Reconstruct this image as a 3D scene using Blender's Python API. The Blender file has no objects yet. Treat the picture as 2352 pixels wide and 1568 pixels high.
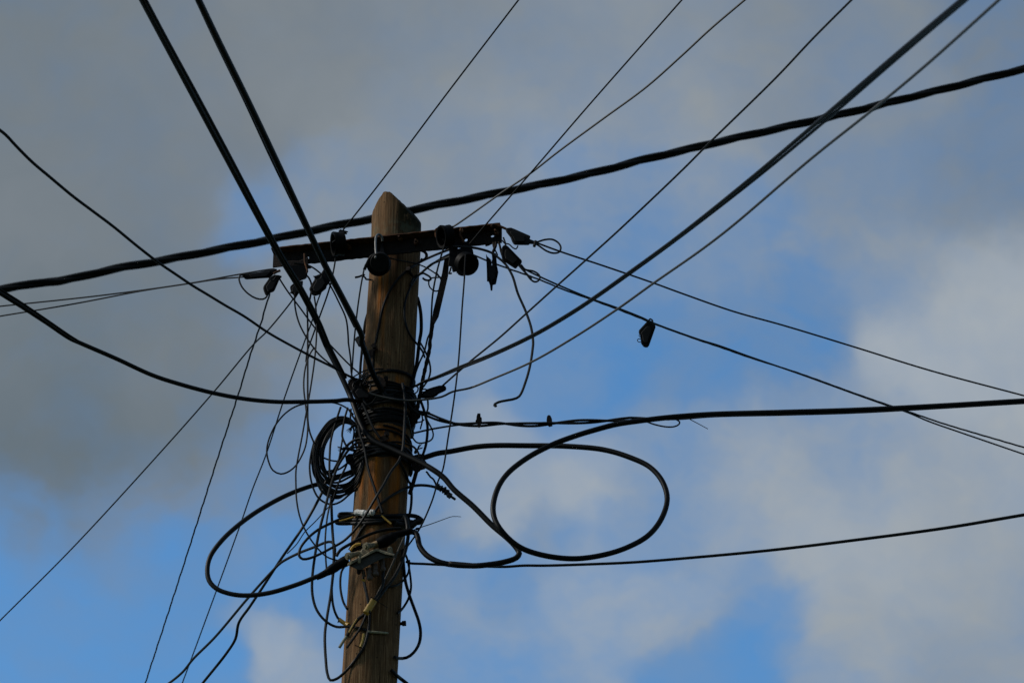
import bpy, bmesh, math, random
from mathutils import Vector, Matrix, Quaternion
rad = math.radians
random.seed(7)
S = bpy.context.scene
COL = S.collection

# ------------------------------------------------------------------ camera
CAM_H = 1.6
PITCH = rad(33.7)
FPX = 8000.0            # focal length in units of a 2352 px wide frame
cam = bpy.data.cameras.new('camera')
camo = bpy.data.objects.new('camera', cam)
COL.objects.link(camo)
camo.location = (0, 0, CAM_H)
camo.rotation_euler = (math.pi / 2 + PITCH, 0, 0)
cam.sensor_width = 36
cam.lens = FPX / 2352 * 36
cam.clip_start = 0.1
cam.clip_end = 5000
cam.dof.use_dof = True
cam.dof.focus_distance = 12.5
cam.dof.aperture_fstop = 7.1
S.camera = camo
FWD = Vector((0, math.cos(PITCH), math.sin(PITCH)))
UP = Vector((0, -math.sin(PITCH), math.cos(PITCH)))
RT = Vector((1, 0, 0))
CP = Vector((0, 0, CAM_H))

# ------------------------------------------------------------------ exposure
S.view_settings.view_transform = 'Standard'
S.view_settings.look = 'None'
S.view_settings.exposure = 0.0
S.view_settings.gamma = 1.0

# ------------------------------------------------------------------ sun and sky
SUN_EL, SUN_AZ = rad(38), rad(-98)      # azimuth from +Y, clockwise positive
sun = bpy.data.lights.new('sun', 'SUN')
sun.energy = 3.5
sun.angle = rad(10)
sun.color = (1.0, 0.95, 0.88)
suno = bpy.data.objects.new('sun', sun)
COL.objects.link(suno)
sd = Vector((math.sin(SUN_AZ) * math.cos(SUN_EL), math.cos(SUN_AZ) * math.cos(SUN_EL), math.sin(SUN_EL)))
suno.rotation_euler = sd.to_track_quat('Z', 'Y').to_euler()
suno.location = sd * 60

world = bpy.data.worlds.new('World')
S.world = world
world.use_nodes = True
NT = world.node_tree
NT.nodes.clear()
def N(t, **kw):
    n = NT.nodes.new(t)
    for k, v in kw.items(): setattr(n, k, v)
    return n
def L(a, b): NT.links.new(a, b)
SKY_K = 0.15
out = N('ShaderNodeOutputWorld'); bg = N('ShaderNodeBackground')
bg.inputs['Strength'].default_value = SKY_K
L(bg.outputs[0], out.inputs[0])
sky = N('ShaderNodeTexSky', sky_type='NISHITA')
sky.sun_disc = False
sky.sun_elevation = SUN_EL
sky.sun_rotation = SUN_AZ
sky.air_density = 1.0; sky.dust_density = 0.2; sky.ozone_density = 5.0
tc = N('ShaderNodeTexCoord')
def math_(op, a, b=None, clamp=False):
    n = N('ShaderNodeMath', operation=op); n.use_clamp = clamp
    for i, v in enumerate((a, b)):
        if v is None: continue
        if isinstance(v, (int, float)): n.inputs[i].default_value = v
        else: L(v, n.inputs[i])
    return n.outputs[0]
def vmath(op, a, b=None, out=0):
    n = N('ShaderNodeVectorMath', operation=op)
    for i, v in enumerate((a, b)):
        if v is None: continue
        if isinstance(v, (tuple, list, Vector)): n.inputs[i].default_value = tuple(v)
        else: L(v, n.inputs[i])
    return n.outputs[out]
def noise(vec, scale, detail, rough=0.55, lac=2.0):
    n = N('ShaderNodeTexNoise'); n.inputs['Scale'].default_value = scale
    n.inputs['Detail'].default_value = detail; n.inputs['Roughness'].default_value = rough
    n.inputs['Lacunarity'].default_value = lac
    L(vec, n.inputs['Vector']); return n
dirv = tc.outputs['Generated']
# cloud banks are laid out over the dome by compass direction; noise bends their edges
warp = noise(dirv, 9.0, 5, 0.55)
warp2 = noise(dirv, 32.0, 4, 0.6)
w1 = vmath('SCALE', vmath('SUBTRACT', warp.outputs['Color'], (0.5, 0.5, 0.5))); w1.node.inputs['Scale'].default_value = 0.030
w2 = vmath('SCALE', vmath('SUBTRACT', warp2.outputs['Color'], (0.5, 0.5, 0.5))); w2.node.inputs['Scale'].default_value = 0.022
wd = vmath('ADD', dirv, vmath('ADD', w1, w2))
# (image-independent) list of cloud patches: direction, extent, cover, brightness
PATCH = [
 (100,100,220,.97,.26),(600,100,230,1,.36),(1000,100,220,.95,.42),(1500,100,220,.92,.54),(1900,130,200,.88,.46),(2300,60,130,.64,.32),
 (100,400,220,1,.30),(380,280,220,.98,.34),(590,470,75,.34,.55),(740,430,90,.58,.55),(1100,300,200,.82,.58),(1500,300,160,.78,.62),
 (1950,330,180,.78,.52),(2280,380,150,.72,.40),(100,780,200,.96,.16),(400,780,200,.97,.24),(150,1000,150,.93,.06),(420,960,150,.92,.17),
 (650,760,130,.84,.42),(760,640,90,.80,.52),(1080,640,110,.56,.70),(1150,780,90,.42,.75),(1260,440,110,.52,.70),(1480,560,130,.30,.65),(1720,560,140,.40,.62),(1500,430,90,.46,.65),
 (1560,800,100,.18,.5),(1820,760,100,.22,.5),(1330,860,120,.12,.6),(2080,640,110,.66,.66),(2280,760,170,.97,.92),(2100,780,120,.96,1.0),
 (1960,1000,130,.66,.75),(2300,1000,160,.90,.82),(1180,1060,95,.82,.88),(1340,1110,95,.78,.90),(1520,1060,100,.52,.72),(1480,1200,90,.24,.7),
 (1280,1220,60,.30,.6),(1700,1160,110,.78,.82),(1920,1230,160,.93,.86),(2200,1280,170,.90,.76),(580,1090,130,.62,.40),(300,1170,120,.44,.36),
 (100,1180,110,.50,.20),(120,1340,150,.04,.4),(420,1300,150,.06,.4),(640,1250,90,.16,.6),(650,1340,70,.08,.6),(640,1455,60,.80,.92),(550,1425,50,.55,.8),(500,1490,60,.05,.6),
 (280,1500,150,.03,.4),(460,1540,90,.06,.5),(1060,1400,80,.40,.75),(1020,1510,90,.28,.7),(1200,1350,60,.24,.6),(1400,1370,110,.52,.84),
 (1540,1400,80,.72,.86),(1240,1490,90,.28,.75),(1620,1540,120,.06,.5),(1740,1400,90,.26,.7),(1960,1480,120,.80,.76),(2240,1480,160,.86,.66),
 (820,1300,110,.24,.6),(880,1480,110,.30,.65),(760,1540,60,.70,.85),(650,1215,40,.42,.75),(900,1000,120,.45,.6),(1000,820,90,.52,.62)]
acc = None; wsum = None
base_w = 0.010
for (px, py, sp, cov, br) in PATCH:
    d = (FWD + RT * ((px - 1176) / FPX) - UP * ((py - 784) / FPX)).normalized()
    s = sp * 0.86 / FPX
    dist = vmath('DISTANCE', wd, d, out=1)
    e = math_('POWER', math.e, math_('MULTIPLY', math_('MULTIPLY', dist, dist), -1.0 / (s * s)))
    v = N('ShaderNodeCombineXYZ'); v.inputs[0].default_value = cov; v.inputs[1].default_value = br; v.inputs[2].default_value = 1.0
    sc = N('ShaderNodeVectorMath', operation='SCALE'); L(v.outputs[0], sc.inputs[0]); L(e, sc.inputs['Scale'])
    acc = sc.outputs[0] if acc is None else vmath('ADD', acc, sc.outputs[0])
# the rest of the dome: broken grey cloud
rest = noise(dirv, 3.0, 6, 0.55)
rv = N('ShaderNodeCombineXYZ')
L(math_('MULTIPLY', math_('MULTIPLY', math_('SUBTRACT', rest.outputs['Fac'], 0.33), 4.2, clamp=True), 0.0004), rv.inputs[0])
rv.inputs[1].default_value = 0.0004 * 0.22; rv.inputs[2].default_value = 0.0004
acc = vmath('ADD', acc, rv.outputs[0])
sx = N('ShaderNodeSeparateXYZ'); L(acc, sx.inputs[0])
cover = math_('MULTIPLY_ADD', math_('DIVIDE', sx.outputs[0], sx.outputs[2]), 0.93); cover.node.inputs[2].default_value = 0.06
bright = math_('DIVIDE', sx.outputs[1], sx.outputs[2])
fine = noise(wd, 24.0, 8, 0.56)
finer = noise(vmath('MULTIPLY', wd, (0.75, 1.0, 1.25)), 62.0, 7, 0.58)
# thin and broken cloud is mottled, closed cloud is smooth
amp = math_('MULTIPLY_ADD', math_('MULTIPLY', cover, math_('SUBTRACT', 1.0, cover)), 3.2); amp.node.inputs[2].default_value = 0.20
mott = math_('ADD', math_('MULTIPLY', math_('SUBTRACT', fine.outputs['Fac'], 0.5), 1.0), math_('MULTIPLY', math_('SUBTRACT', finer.outputs['Fac'], 0.5), 0.95))
cv = math_('ADD', cover, math_('MULTIPLY', mott, amp), clamp=True)
bt = math_('ADD', bright, math_('MULTIPLY', math_('SUBTRACT', fine.outputs['Fac'], 0.5), 0.30), clamp=True)
cr = N('ShaderNodeValToRGB')
cr.color_ramp.elements[0].position = 0.0; cr.color_ramp.elements[0].color = (0.110, 0.150, 0.183, 1)
cr.color_ramp.elements[1].position = 1.0; cr.color_ramp.elements[1].color = (0.385, 0.430, 0.475, 1)
el = cr.color_ramp.elements.new(0.35); el.color = (0.190, 0.222, 0.252, 1)
L(bt, cr.inputs[0])
cs = N('ShaderNodeVectorMath', operation='SCALE'); L(cr.outputs[0], cs.inputs[0]); cs.inputs['Scale'].default_value = 1.0 / SKY_K
SKYTINT = (0.75, 1.13, 1.20)
st = vmath('MULTIPLY', sky.outputs[0], SKYTINT)
mx = N('ShaderNodeMix', data_type='RGBA')
L(cv, mx.inputs['Factor']); L(st, mx.inputs[6]); L(cs.outputs[0], mx.inputs[7])
L(mx.outputs[2], bg.inputs['Color'])

# ------------------------------------------------------------------ pixel -> point helpers
K = 0.57422
FR = {'D': (0, 0, K), 'A': (900, 700, 2.24), 'B': (1500, 700, 2.24), 'C': (900, 1300, 2.24), 'E': (1300, 1300, 2.24),
      'F': (900, 1900, 1.887), 'G': (1100, 1900, 1.887), 'H': (1800, 1500, 1.96), 'I': (2000, 850, 2.61375),
      'J': (1060, 880, 5.226), 'K': (1440, 900, 6.532), 'L': (1720, 880, 6.532), 'M': (1340, 1440, 7.839), 'N': (1580, 1440, 7.839),
      'O': (1340, 1620, 5.226), 'P': (1220, 1640, 3.921), 'R': (1340, 2020, 5.226)}
for i, (a, b) in enumerate([(0, 0), (1366, 0), (2730, 0), (0, 910), (2730, 910), (0, 1821), (1366, 1821), (2730, 1821)]):
    FR['Q%d' % (i + 1)] = (a, b, 1.7218)
YP = 10.3               # the pole stands this far in front of the camera
def d2(fr, x, y):
    a, b, s = FR[fr]
    return ((a + x / s) * K, (b + y / s) * K)
def ray(px, py): return FWD + RT * ((px - 1176) / FPX) - UP * ((py - 784) / FPX)
def at(px, py, dy=0.0):
    r = ray(px, py); t = (YP + dy) / r.y
    return CP + r * t
def atf(fr, x, y, dy=0.0): return at(*d2(fr, x, y), dy)
def atz(fr, x, y, z):
    r = ray(*d2(fr, x, y)); return CP + r * ((z - CAM_H) / r.z)
MPP = 12.45 / FPX       # metres per pixel at the pole

def parse(spec):
    pts = []
    for part in spec.split(';'):
        fr, body = part.strip().split(':')
        for tok in body.split():
            x, y = tok.split(',')
            pts.append(d2(fr.strip(), float(x), float(y)))
    return pts

# ------------------------------------------------------------------ pole axis
AX_T = at(911.5, 520); AX_B = at(848.5, 1568)
def axis(z):
    t = (z - AX_T.z) / (AX_B.z - AX_T.z)
    return AX_T.x + (AX_B.x - AX_T.x) * t
def pole_r(z):
    t = (z - AX_T.z) / (AX_B.z - AX_T.z)
    return (57.0 + (63.2 - 57.0) * t) * ((12.62 + (11.72 - 12.62) * t) / FPX)
POLE_TOP = at(893, 440, -0.075).z

# ------------------------------------------------------------------ materials
MATS = {}
def mat(name, col, rough=0.5, metal=0.0, var=0.25, scale=40, col2=None, bump=0.0, spec=0.5, bscale=None):
    if name in MATS: return MATS[name]
    m = bpy.data.materials.new(name); m.use_nodes = True
    nt = m.node_tree; p = nt.nodes['Principled BSDF']
    tcn = nt.nodes.new('ShaderNodeTexCoord')
    n = nt.nodes.new('ShaderNodeTexNoise'); n.inputs['Scale'].default_value = scale; n.inputs['Detail'].default_value = 5
    nt.links.new(tcn.outputs['Object'], n.inputs['Vector'])
    r = nt.nodes.new('ShaderNodeValToRGB')
    r.color_ramp.elements[0].position = 0.3; r.color_ramp.elements[1].position = 0.7
    c2 = col2 or tuple(min(1, c * (1 + var)) for c in col)
    c1 = tuple(c * (1 - var) for c in col) if not col2 else col
    r.color_ramp.elements[0].color = (*c1, 1); r.color_ramp.elements[1].color = (*c2, 1)
    nt.links.new(n.outputs['Fac'], r.inputs[0]); nt.links.new(r.outputs[0], p.inputs['Base Color'])
    p.inputs['Roughness'].default_value = rough; p.inputs['Metallic'].default_value = metal
    p.inputs['Specular IOR Level'].default_value = spec
    if bump:
        b = nt.nodes.new('ShaderNodeBump'); b.inputs['Strength'].default_value = bump; b.inputs['Distance'].default_value = 0.002
        n2 = nt.nodes.new('ShaderNodeTexNoise'); n2.inputs['Scale'].default_value = bscale or scale * 4; n2.inputs['Detail'].default_value = 4
        nt.links.new(tcn.outputs['Object'], n2.inputs['Vector'])
        nt.links.new(n2.outputs['Fac'], b.inputs['Height']); nt.links.new(b.outputs[0], p.inputs['Normal'])
    MATS[name] = m
    return m
BLACK = mat('black_rubber', (0.0035, 0.0037, 0.0037), 0.5, var=0.35, scale=25, spec=0.11)
DARK = mat('weathered_black_rubber', (0.008, 0.008, 0.0076), 0.5, var=0.35, scale=30, spec=0.15)
GREY = mat('grey_cable_jacket', (0.020, 0.0185, 0.016), 0.5, var=0.2, scale=30)
PLAST = mat('black_plastic', (0.0016, 0.0016, 0.0016), 0.55, var=0.4, scale=40, bump=0.25, spec=0.06)
CAPM = mat('dark_grey_plastic', (0.0045, 0.0045, 0.0045), 0.6, var=0.2, scale=50, spec=0.1)
RUST = mat('rusty_steel', (0.014, 0.006, 0.0035), 0.85, var=0, scale=55, col2=(0.095, 0.036, 0.012), bump=0.6, spec=0.2)
RUSTD = mat('dark_rusty_steel', (0.0035, 0.0022, 0.0018), 0.85, var=0, scale=60, col2=(0.013, 0.0058, 0.003), bump=0.6, spec=0.2)
GALV = mat('galvanised_steel', (0.12, 0.12, 0.115), 0.5, metal=0.6, var=0.2, scale=60)
TAPE = mat('black_tape', (0.006, 0.006, 0.006), 0.6, var=0.4, scale=60, bump=0.8, bscale=90, spec=0.2)
YEL = mat('yellow_tag', (0.34, 0.18, 0.012), 0.5, var=0, scale=140, col2=(0.50, 0.28, 0.025))
WHITE = mat('white_tape', (0.34, 0.33, 0.30), 0.6, var=0, scale=90, col2=(0.62, 0.60, 0.56), bump=0.6)
CREAM = mat('weathered_cream_casting', (0.075, 0.060, 0.033), 0.75, var=0, scale=70, col2=(0.26, 0.21, 0.12), bump=0.5)
BROWN = mat('brown_plastic', (0.07, 0.042, 0.032), 0.6, var=0.3, scale=60)
PALE = mat('pale_tape', (0.20, 0.185, 0.115), 0.6, var=0.45, scale=120)

# ------------------------------------------------------------------ object helpers
def tag(o, label=None, cat=None, group=None, kind=None):
    if label: o['label'] = label
    if cat: o['category'] = cat
    if group: o['group'] = group
    if kind: o['kind'] = kind
    return o
def link(name, verts, faces, m, parent=None, origin=None, smooth=True, flat=()):
    me = bpy.data.meshes.new(name)
    o = bpy.data.objects.new(name, me)
    if parent is not None:
        org = parent['_o'] if '_o' in parent else (0, 0, 0)
        org = Vector(org)
        if parent.parent is not None: pass
    else:
        org = Vector(origin) if origin is not None else Vector(verts[0])
    me.from_pydata([tuple(Vector(v) - org) for v in verts], [], faces)
    me.materials.append(m)
    if smooth:
        for p in me.polygons: p.use_smooth = True
    me.update()
    COL.objects.link(o)
    if parent is not None:
        o.parent = parent
        o['_o'] = tuple(org)
    else:
        o.location = org
        o['_o'] = tuple(org)
    return o
def empty(name, loc, label, cat, group=None):
    o = bpy.data.objects.new(name, None)
    o.empty_display_size = 0.1
    o.location = loc; o['_o'] = tuple(loc)
    COL.objects.link(o)
    return tag(o, label, cat, group)
class MB:
    """collects shapes that form one mesh"""
    def __init__(s): s.v = []; s.f = []
    def add(s, vs, fs):
        b = len(s.v); s.v += [Vector(v) for v in vs]; s.f += [tuple(i + b for i in f) for f in fs]
    def build(s, name, m, parent=None, origin=None, smooth=True, bevel=0):
        o = link(name, s.v, s.f, m, parent, origin, smooth)
        bm = bmesh.new(); bm.from_mesh(o.data); bmesh.ops.recalc_face_normals(bm, faces=bm.faces[:]); bm.to_mesh(o.data); bm.free()
        if bevel:
            md = o.modifiers.new('bevel', 'BEVEL'); md.width = bevel; md.segments = 2; md.limit_method = 'ANGLE'; md.angle_limit = rad(40)
        if smooth:
            bm = bmesh.new(); bm.from_mesh(o.data)
            for e in bm.edges:
                if len(e.link_faces) == 2 and e.calc_face_angle(0) > rad(38): e.smooth = False
            bm.to_mesh(o.data); bm.free()
        return o
def tube_geo(P, R, n=8, closed=False, caps=True):
    m = len(P)
    if not isinstance(R, (list, tuple)): R = [R] * m
    T = []
    for i in range(m):
        a = P[(i - 1) % m] if closed else P[max(0, i - 1)]
        b = P[(i + 1) % m] if closed else P[min(m - 1, i + 1)]
        t = (b - a)
        T.append(t.normalized() if t.length > 1e-9 else Vector((0, 0, 1)))
    u = T[0].orthogonal().normalized()
    V = []; F = []
    for i in range(m):
        if i:
            q = T[i - 1].rotation_difference(T[i]); u = q @ u
        u = (u - T[i] * u.dot(T[i])).normalized(); w = T[i].cross(u)
        for k in range(n):
            a = 2 * math.pi * k / n
            V.append(P[i] + (u * math.cos(a) + w * math.sin(a)) * R[i])
    for i in range(m - (0 if closed else 1)):
        j = (i + 1) % m
        for k in range(n):
            k2 = (k + 1) % n
            F.append((i * n + k, i * n + k2, j * n + k2, j * n + k))
    if caps and not closed:
        F.append(tuple(range(n - 1, -1, -1))); F.append(tuple((m - 1) * n + k for k in range(n)))
    return V, F
def catmull(pts, step=7.0, closed=False):
    n = len(pts)
    if n == 2 and not closed:
        k = max(2, int((Vector(pts[1]) - Vector(pts[0])).length / 25))
        return [Vector(pts[0]).lerp(Vector(pts[1]), i / k) for i in range(k + 1)]
    P = [Vector(p) for p in pts]; outp = []
    segs = n if closed else n - 1
    for i in range(segs):
        p1, p2 = P[i], P[(i + 1) % n]
        p0 = P[i - 1] if (closed or i > 0) else p1 * 2 - p2
        p3 = P[(i + 2) % n] if (closed or i + 2 < n) else p2 * 2 - p1
        t0 = 0; t1 = t0 + max(1e-6, (p1 - p0).length) ** 0.5; t2 = t1 + max(1e-6, (p2 - p1).length) ** 0.5; t3 = t2 + max(1e-6, (p3 - p2).length) ** 0.5
        k = max(2, min(40, int((p2 - p1).length / step)))
        for j in range(k):
            t = t1 + (t2 - t1) * j / k
            a1 = p0 * ((t1 - t) / (t1 - t0)) + p1 * ((t - t0) / (t1 - t0))
            a2 = p1 * ((t2 - t) / (t2 - t1)) + p2 * ((t - t1) / (t2 - t1))
            a3 = p2 * ((t3 - t) / (t3 - t2)) + p3 * ((t - t2) / (t3 - t2))
            b1 = a1 * ((t2 - t) / (t2 - t0)) + a2 * ((t - t0) / (t2 - t0))
            b2 = a2 * ((t3 - t) / (t3 - t1)) + a3 * ((t - t1) / (t3 - t1))
            outp.append(b1 * ((t2 - t) / (t2 - t1)) + b2 * ((t - t1) / (t2 - t1)))
    if not closed: outp.append(P[-1])
    return outp
def depth_keys(dy, n_arc):
    """dy: number, (a, b) or list of (fraction, dy) -> dy at each arc fraction"""
    if isinstance(dy, (int, float)): return [dy] * len(n_arc)
    if isinstance(dy, tuple): dy = [(0, dy[0]), (1, dy[1])]
    res = []
    for t in n_arc:
        for (ta, a), (tb, b) in zip(dy[:-1], dy[1:]):
            if t <= tb or (tb == dy[-1][0]):
                if t <= tb or tb == dy[-1][0]:
                    u = 0 if tb == ta else max(0, min(1, (t - ta) / (tb - ta)))
                    res.append(a + (b - a) * u); break
    return res
def path3(spec, dy, r, step=7.0, hug=True, closed=False):
    q = catmull(parse(spec) if isinstance(spec, str) else spec, step, closed)
    arc = [0.0]
    for a, b in zip(q[:-1], q[1:]): arc.append(arc[-1] + (b - a).length)
    arc = [a / max(1e-6, arc[-1]) for a in arc]
    D = depth_keys(dy, arc)
    P = []
    for p, d in zip(q, D):
        v = at(p.x, p.y, d)
        if hug and v.z < POLE_TOP - 0.06:
            rr = pole_r(v.z) + r + 0.001; dx = v.x - axis(v.z)
            if abs(dx) < rr:
                lim = math.sqrt(rr * rr - dx * dx)
                if abs(d) < 1.2 and (-lim if d <= 0 else lim) != d:
                    if d <= 0 and d > -lim: v = at(p.x, p.y, -lim)
                    elif 0 < d < lim: v = at(p.x, p.y, lim)
        P.append(v)
    return P
def extend(P, e0, e1, sag=0.0):
    if e0:
        t = (P[0] - P[min(4, len(P) - 1)]).normalized()
        P = [P[0] + t * e0 * k / 6 for k in range(6, 0, -1)] + P
    if e1:
        t = (P[-1] - P[max(0, len(P) - 5)]).normalized()
        P = P + [P[-1] + t * e1 * k / 6 for k in range(1, 7)]
    return P
def wire(label, w, spec, dy=-0.02, m=BLACK, name='overhead_wire', cat='wire', group=None, ext=(0, 0), parent=None,
         w2=None, wob=0.0, step=7.0, hug=True, sides=None):
    r = w * MPP / 2
    P = extend(path3(spec, dy, r, step, hug), *ext)
    if wob:
        P = [p + Vector((math.sin(i * 1.9) + math.sin(i * 0.83 + 1), 0, math.cos(i * 1.7 + 2))) * wob for i, p in enumerate(P)]
    R = r
    if w2 is not None:
        n = len(P); R = [(w + (w2 - w) * i / (n - 1)) * MPP / 2 for i in range(n)]
    mb = MB(); mb.add(*tube_geo(P, R, sides or (10 if w > 8 else 8)))
    o = mb.build(name, m, parent, None)
    if parent is None: tag(o, label, cat, group)
    elif label: o['label'] = label
    o['_a'] = tuple(P[0]); o['_b'] = tuple(P[-1])
    return o
def strands(P, n, r, off, pitch, phase=0):
    """n strands laid round the path P"""
    res = []
    for k in range(n):
        s = 0; Q = []; u = None; Tp = None
        for i, p in enumerate(P):
            t = (P[min(i + 1, len(P) - 1)] - P[max(i - 1, 0)]).normalized()
            if u is None: u = t.orthogonal().normalized()
            else: u = Tp.rotation_difference(t) @ u
            Tp = t
            if i: s += (p - P[i - 1]).length
            a = phase + 2 * math.pi * (k / n + s / pitch)
            w = t.cross(u)
            Q.append(p + (u * math.cos(a) + w * math.sin(a)) * off)
        res.append(Q)
    return res
def resample(P, ds):
    outp = [P[0]]
    for a, b in zip(P[:-1], P[1:]):
        k = max(1, int((b - a).length / ds))
        outp += [a.lerp(b, j / k) for j in range(1, k + 1)]
    return outp
def prism(mb, spec, dy, th, scale_back=1.0):
    """outline given as seen; gets its own distance and thickness along the view depth"""
    q = parse(spec) if isinstance(spec, str) else spec
    A = sum((q[i][0] * q[(i + 1) % len(q)][1] - q[(i + 1) % len(q)][0] * q[i][1]) for i in range(len(q)))
    if A > 0: q = q[::-1]
    fr = [at(x, y, dy) for x, y in q]; n = len(q)
    bk = [p + FWD * th for p in fr]
    if scale_back != 1.0:
        c = sum(bk, Vector()) / n; bk = [c + (p - c) * scale_back for p in bk]
    mb.add(fr + bk, [tuple(range(n)), tuple(range(2 * n - 1, n - 1, -1))] + [(i, n + i, n + (i + 1) % n, (i + 1) % n) for i in range(n)])
def basis(ax, hint=Vector((0, 0, 1))):
    z = Vector(ax).normalized(); x = hint.cross(z)
    if x.length < 1e-4: x = z.orthogonal()
    x.normalize(); y = z.cross(x)
    return x, y, z
def lathe(mb, c, ax, prof, n=28, a0=0, a1=2 * math.pi):
    """prof: list of (radius, height along the axis)"""
    x, y, z = basis(ax); V = []; F = []; m = len(prof)
    for k in range(n):
        a = 2 * math.pi * k / n
        for r, h in prof: V.append(c + (x * math.cos(a) + y * math.sin(a)) * r + z * h)
    for k in range(n):
        k2 = (k + 1) % n
        for i in range(m - 1): F.append((k * m + i, k2 * m + i, k2 * m + i + 1, k * m + i + 1))
    mb.add(V, F)
def box(mb, c, x, y, z, sx, sy, sz):
    V = [c + x * (a * sx / 2) + y * (b * sy / 2) + z * (d * sz / 2) for a in (-1, 1) for b in (-1, 1) for d in (-1, 1)]
    mb.add(V, [(0, 1, 3, 2), (4, 6, 7, 5), (0, 4, 5, 1), (2, 3, 7, 6), (0, 2, 6, 4), (1, 5, 7, 3)])

# ================================================================== GROUND
me = MB(); g = 2500
me.add([(-g, -g, 0), (g, -g, 0), (g, g, 0), (-g, g, 0)], [(0, 1, 2, 3)])
GRASS = mat('grass_verge', (0.03, 0.045, 0.018), 0.95, var=0.4, scale=3)
o = me.build('ground', GRASS, None, (0, 0, 0)); o['kind'] = 'structure'

# ================================================================== WOODEN POLE
def wood_material():
    m = bpy.data.materials.new('weathered_pole_wood'); m.use_nodes = True
    nt = m.node_tree; p = nt.nodes['Principled BSDF']
    def n(t, **kw):
        x = nt.nodes.new(t)
        for k, v in kw.items(): setattr(x, k, v)
        return x
    l = nt.links.new
    tcn = n('ShaderNodeTexCoord')
    def tex(sc, scale, det=5, rough=0.6):
        mp = n('ShaderNodeMapping'); mp.inputs['Scale'].default_value = sc; l(tcn.outputs['Object'], mp.inputs['Vector'])
        t = n('ShaderNodeTexNoise'); t.inputs['Scale'].default_value = scale; t.inputs['Detail'].default_value = det; t.inputs['Roughness'].default_value = rough
        l(mp.outputs[0], t.inputs['Vector']); return t.outputs['Fac']
    def ramp(f, *els):
        r = n('ShaderNodeValToRGB'); e = r.color_ramp.elements
        e[0].position, e[0].color = els[0][0], (*els[0][1], 1); e[1].position, e[1].color = els[-1][0], (*els[-1][1], 1)
        for pos, c in els[1:-1]:
            q = e.new(pos); q.color = (*c, 1)
        l(f, r.inputs[0]); return r.outputs[0]
    def mix(f, a, b, mode='MIX'):
        x = n('ShaderNodeMix', data_type='RGBA', blend_type=mode)
        if isinstance(f, (int, float)): x.inputs['Factor'].default_value = f
        else: l(f, x.inputs['Factor'])
        for s, v in ((6, a), (7, b)):
            if isinstance(v, tuple): x.inputs[s].default_value = (*v, 1)
            else: l(v, x.inputs[s])
        return x.outputs[2]
    def ma(op, a, b=0.0, clamp=False):
        x = n('ShaderNodeMath', operation=op); x.use_clamp = clamp
        for i, v in enumerate((a, b)):
            if isinstance(v, (int, float)): x.inputs[i].default_value = v
            else: l(v, x.inputs[i])
        return x.outputs[0]
    def rng(v, a, b, c, d):
        x = n('ShaderNodeMapRange'); x.interpolation_type = 'SMOOTHSTEP'
        l(v, x.inputs[0])
        for i, q in enumerate((a, b, c, d)): x.inputs[i + 1].default_value = q
        return x.outputs[0]
    sep = n('ShaderNodeSeparateXYZ'); l(tcn.outputs['Object'], sep.inputs[0])
    Z = sep.outputs[2]
    LEAN = (AX_T.x - AX_B.x) / (AX_T.z - AX_B.z)
    X = ma('SUBTRACT', sep.outputs[0], ma('MULTIPLY', ma('SUBTRACT', Z, POLE_TOP), LEAN))
    wobx = ma('MULTIPLY', ma('SUBTRACT', tex((1, 1, 0.12), 30, 4), 0.5), 0.016)
    XW = ma('ADD', X, wobx)
    grain = tex((1, 1, 0.02), 330, 7, 0.7)
    wide = tex((1, 1, 0.05), 38, 4)
    blot = tex((1, 1, 0.35), 14, 5)
    c = ramp(grain, (0.30, (0.036, 0.017, 0.007)), (0.5, (0.122, 0.066, 0.030)), (0.70, (0.31, 0.195, 0.098)))
    c = mix(ma('MULTIPLY', ramp_f(n, l, wide, 0.42, 0.66), 0.55), c, (0.060, 0.036, 0.018))
    c = mix(ma('MULTIPLY', ramp_f(n, l, blot, 0.50, 0.72), 0.5), c, (0.045, 0.030, 0.017))
    # rust that ran down from the arm and from the bands
    streak = ramp_f(n, l, tex((1, 1, 0.03), 52, 4), 0.46, 0.60)
    for (ztop, length, amt, uc, uw, col) in RUST_RUNS:
        band = ma('MULTIPLY', rng(Z, ztop - length, ztop - length * 0.25, 0, 1), rng(Z, ztop, ztop + 0.03, 1, 0))
        side = rng(ma('ABSOLUTE', ma('SUBTRACT', XW, uc)), uw * 0.35, uw * 1.5, 1, 0)
        thin = ma('MULTIPLY_ADD', streak, 0.45); thin.node.inputs[2].default_value = 0.55
        c = mix(ma('MULTIPLY', ma('MULTIPLY', ma('MULTIPLY', band, side), thin), amt), c, col)
    # moss towards the cut top, on the weather side
    ms = tex((1, 1, 0.5), 60, 6)
    mask = ma('MULTIPLY', rng(Z, POLE_TOP - 0.30, POLE_TOP - 0.10, 0, 1), rng(XW, -0.028, 0.040, 0, 1))
    c = mix(ma('MULTIPLY', mask, ramp_f(n, l, ms, 0.25, 0.48)), c, (0.009, 0.009, 0.003))
    gr = ma('MULTIPLY', ma('MULTIPLY', rng(Z, POLE_TOP - 0.22, POLE_TOP - 0.17, 0, 1), rng(Z, POLE_TOP - 0.16, POLE_TOP - 0.12, 1, 0)), ramp_f(n, l, ms, 0.42, 0.6))
    c = mix(ma('MULTIPLY', gr, 0.35), c, (0.10, 0.115, 0.075))
    # knots and old nail holes
    v = n('ShaderNodeTexVoronoi'); v.inputs['Scale'].default_value = 9
    mp = n('ShaderNodeMapping'); mp.inputs['Scale'].default_value = (1, 1, 0.55); l(tcn.outputs['Object'], mp.inputs['Vector']); l(mp.outputs[0], v.inputs['Vector'])
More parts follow.
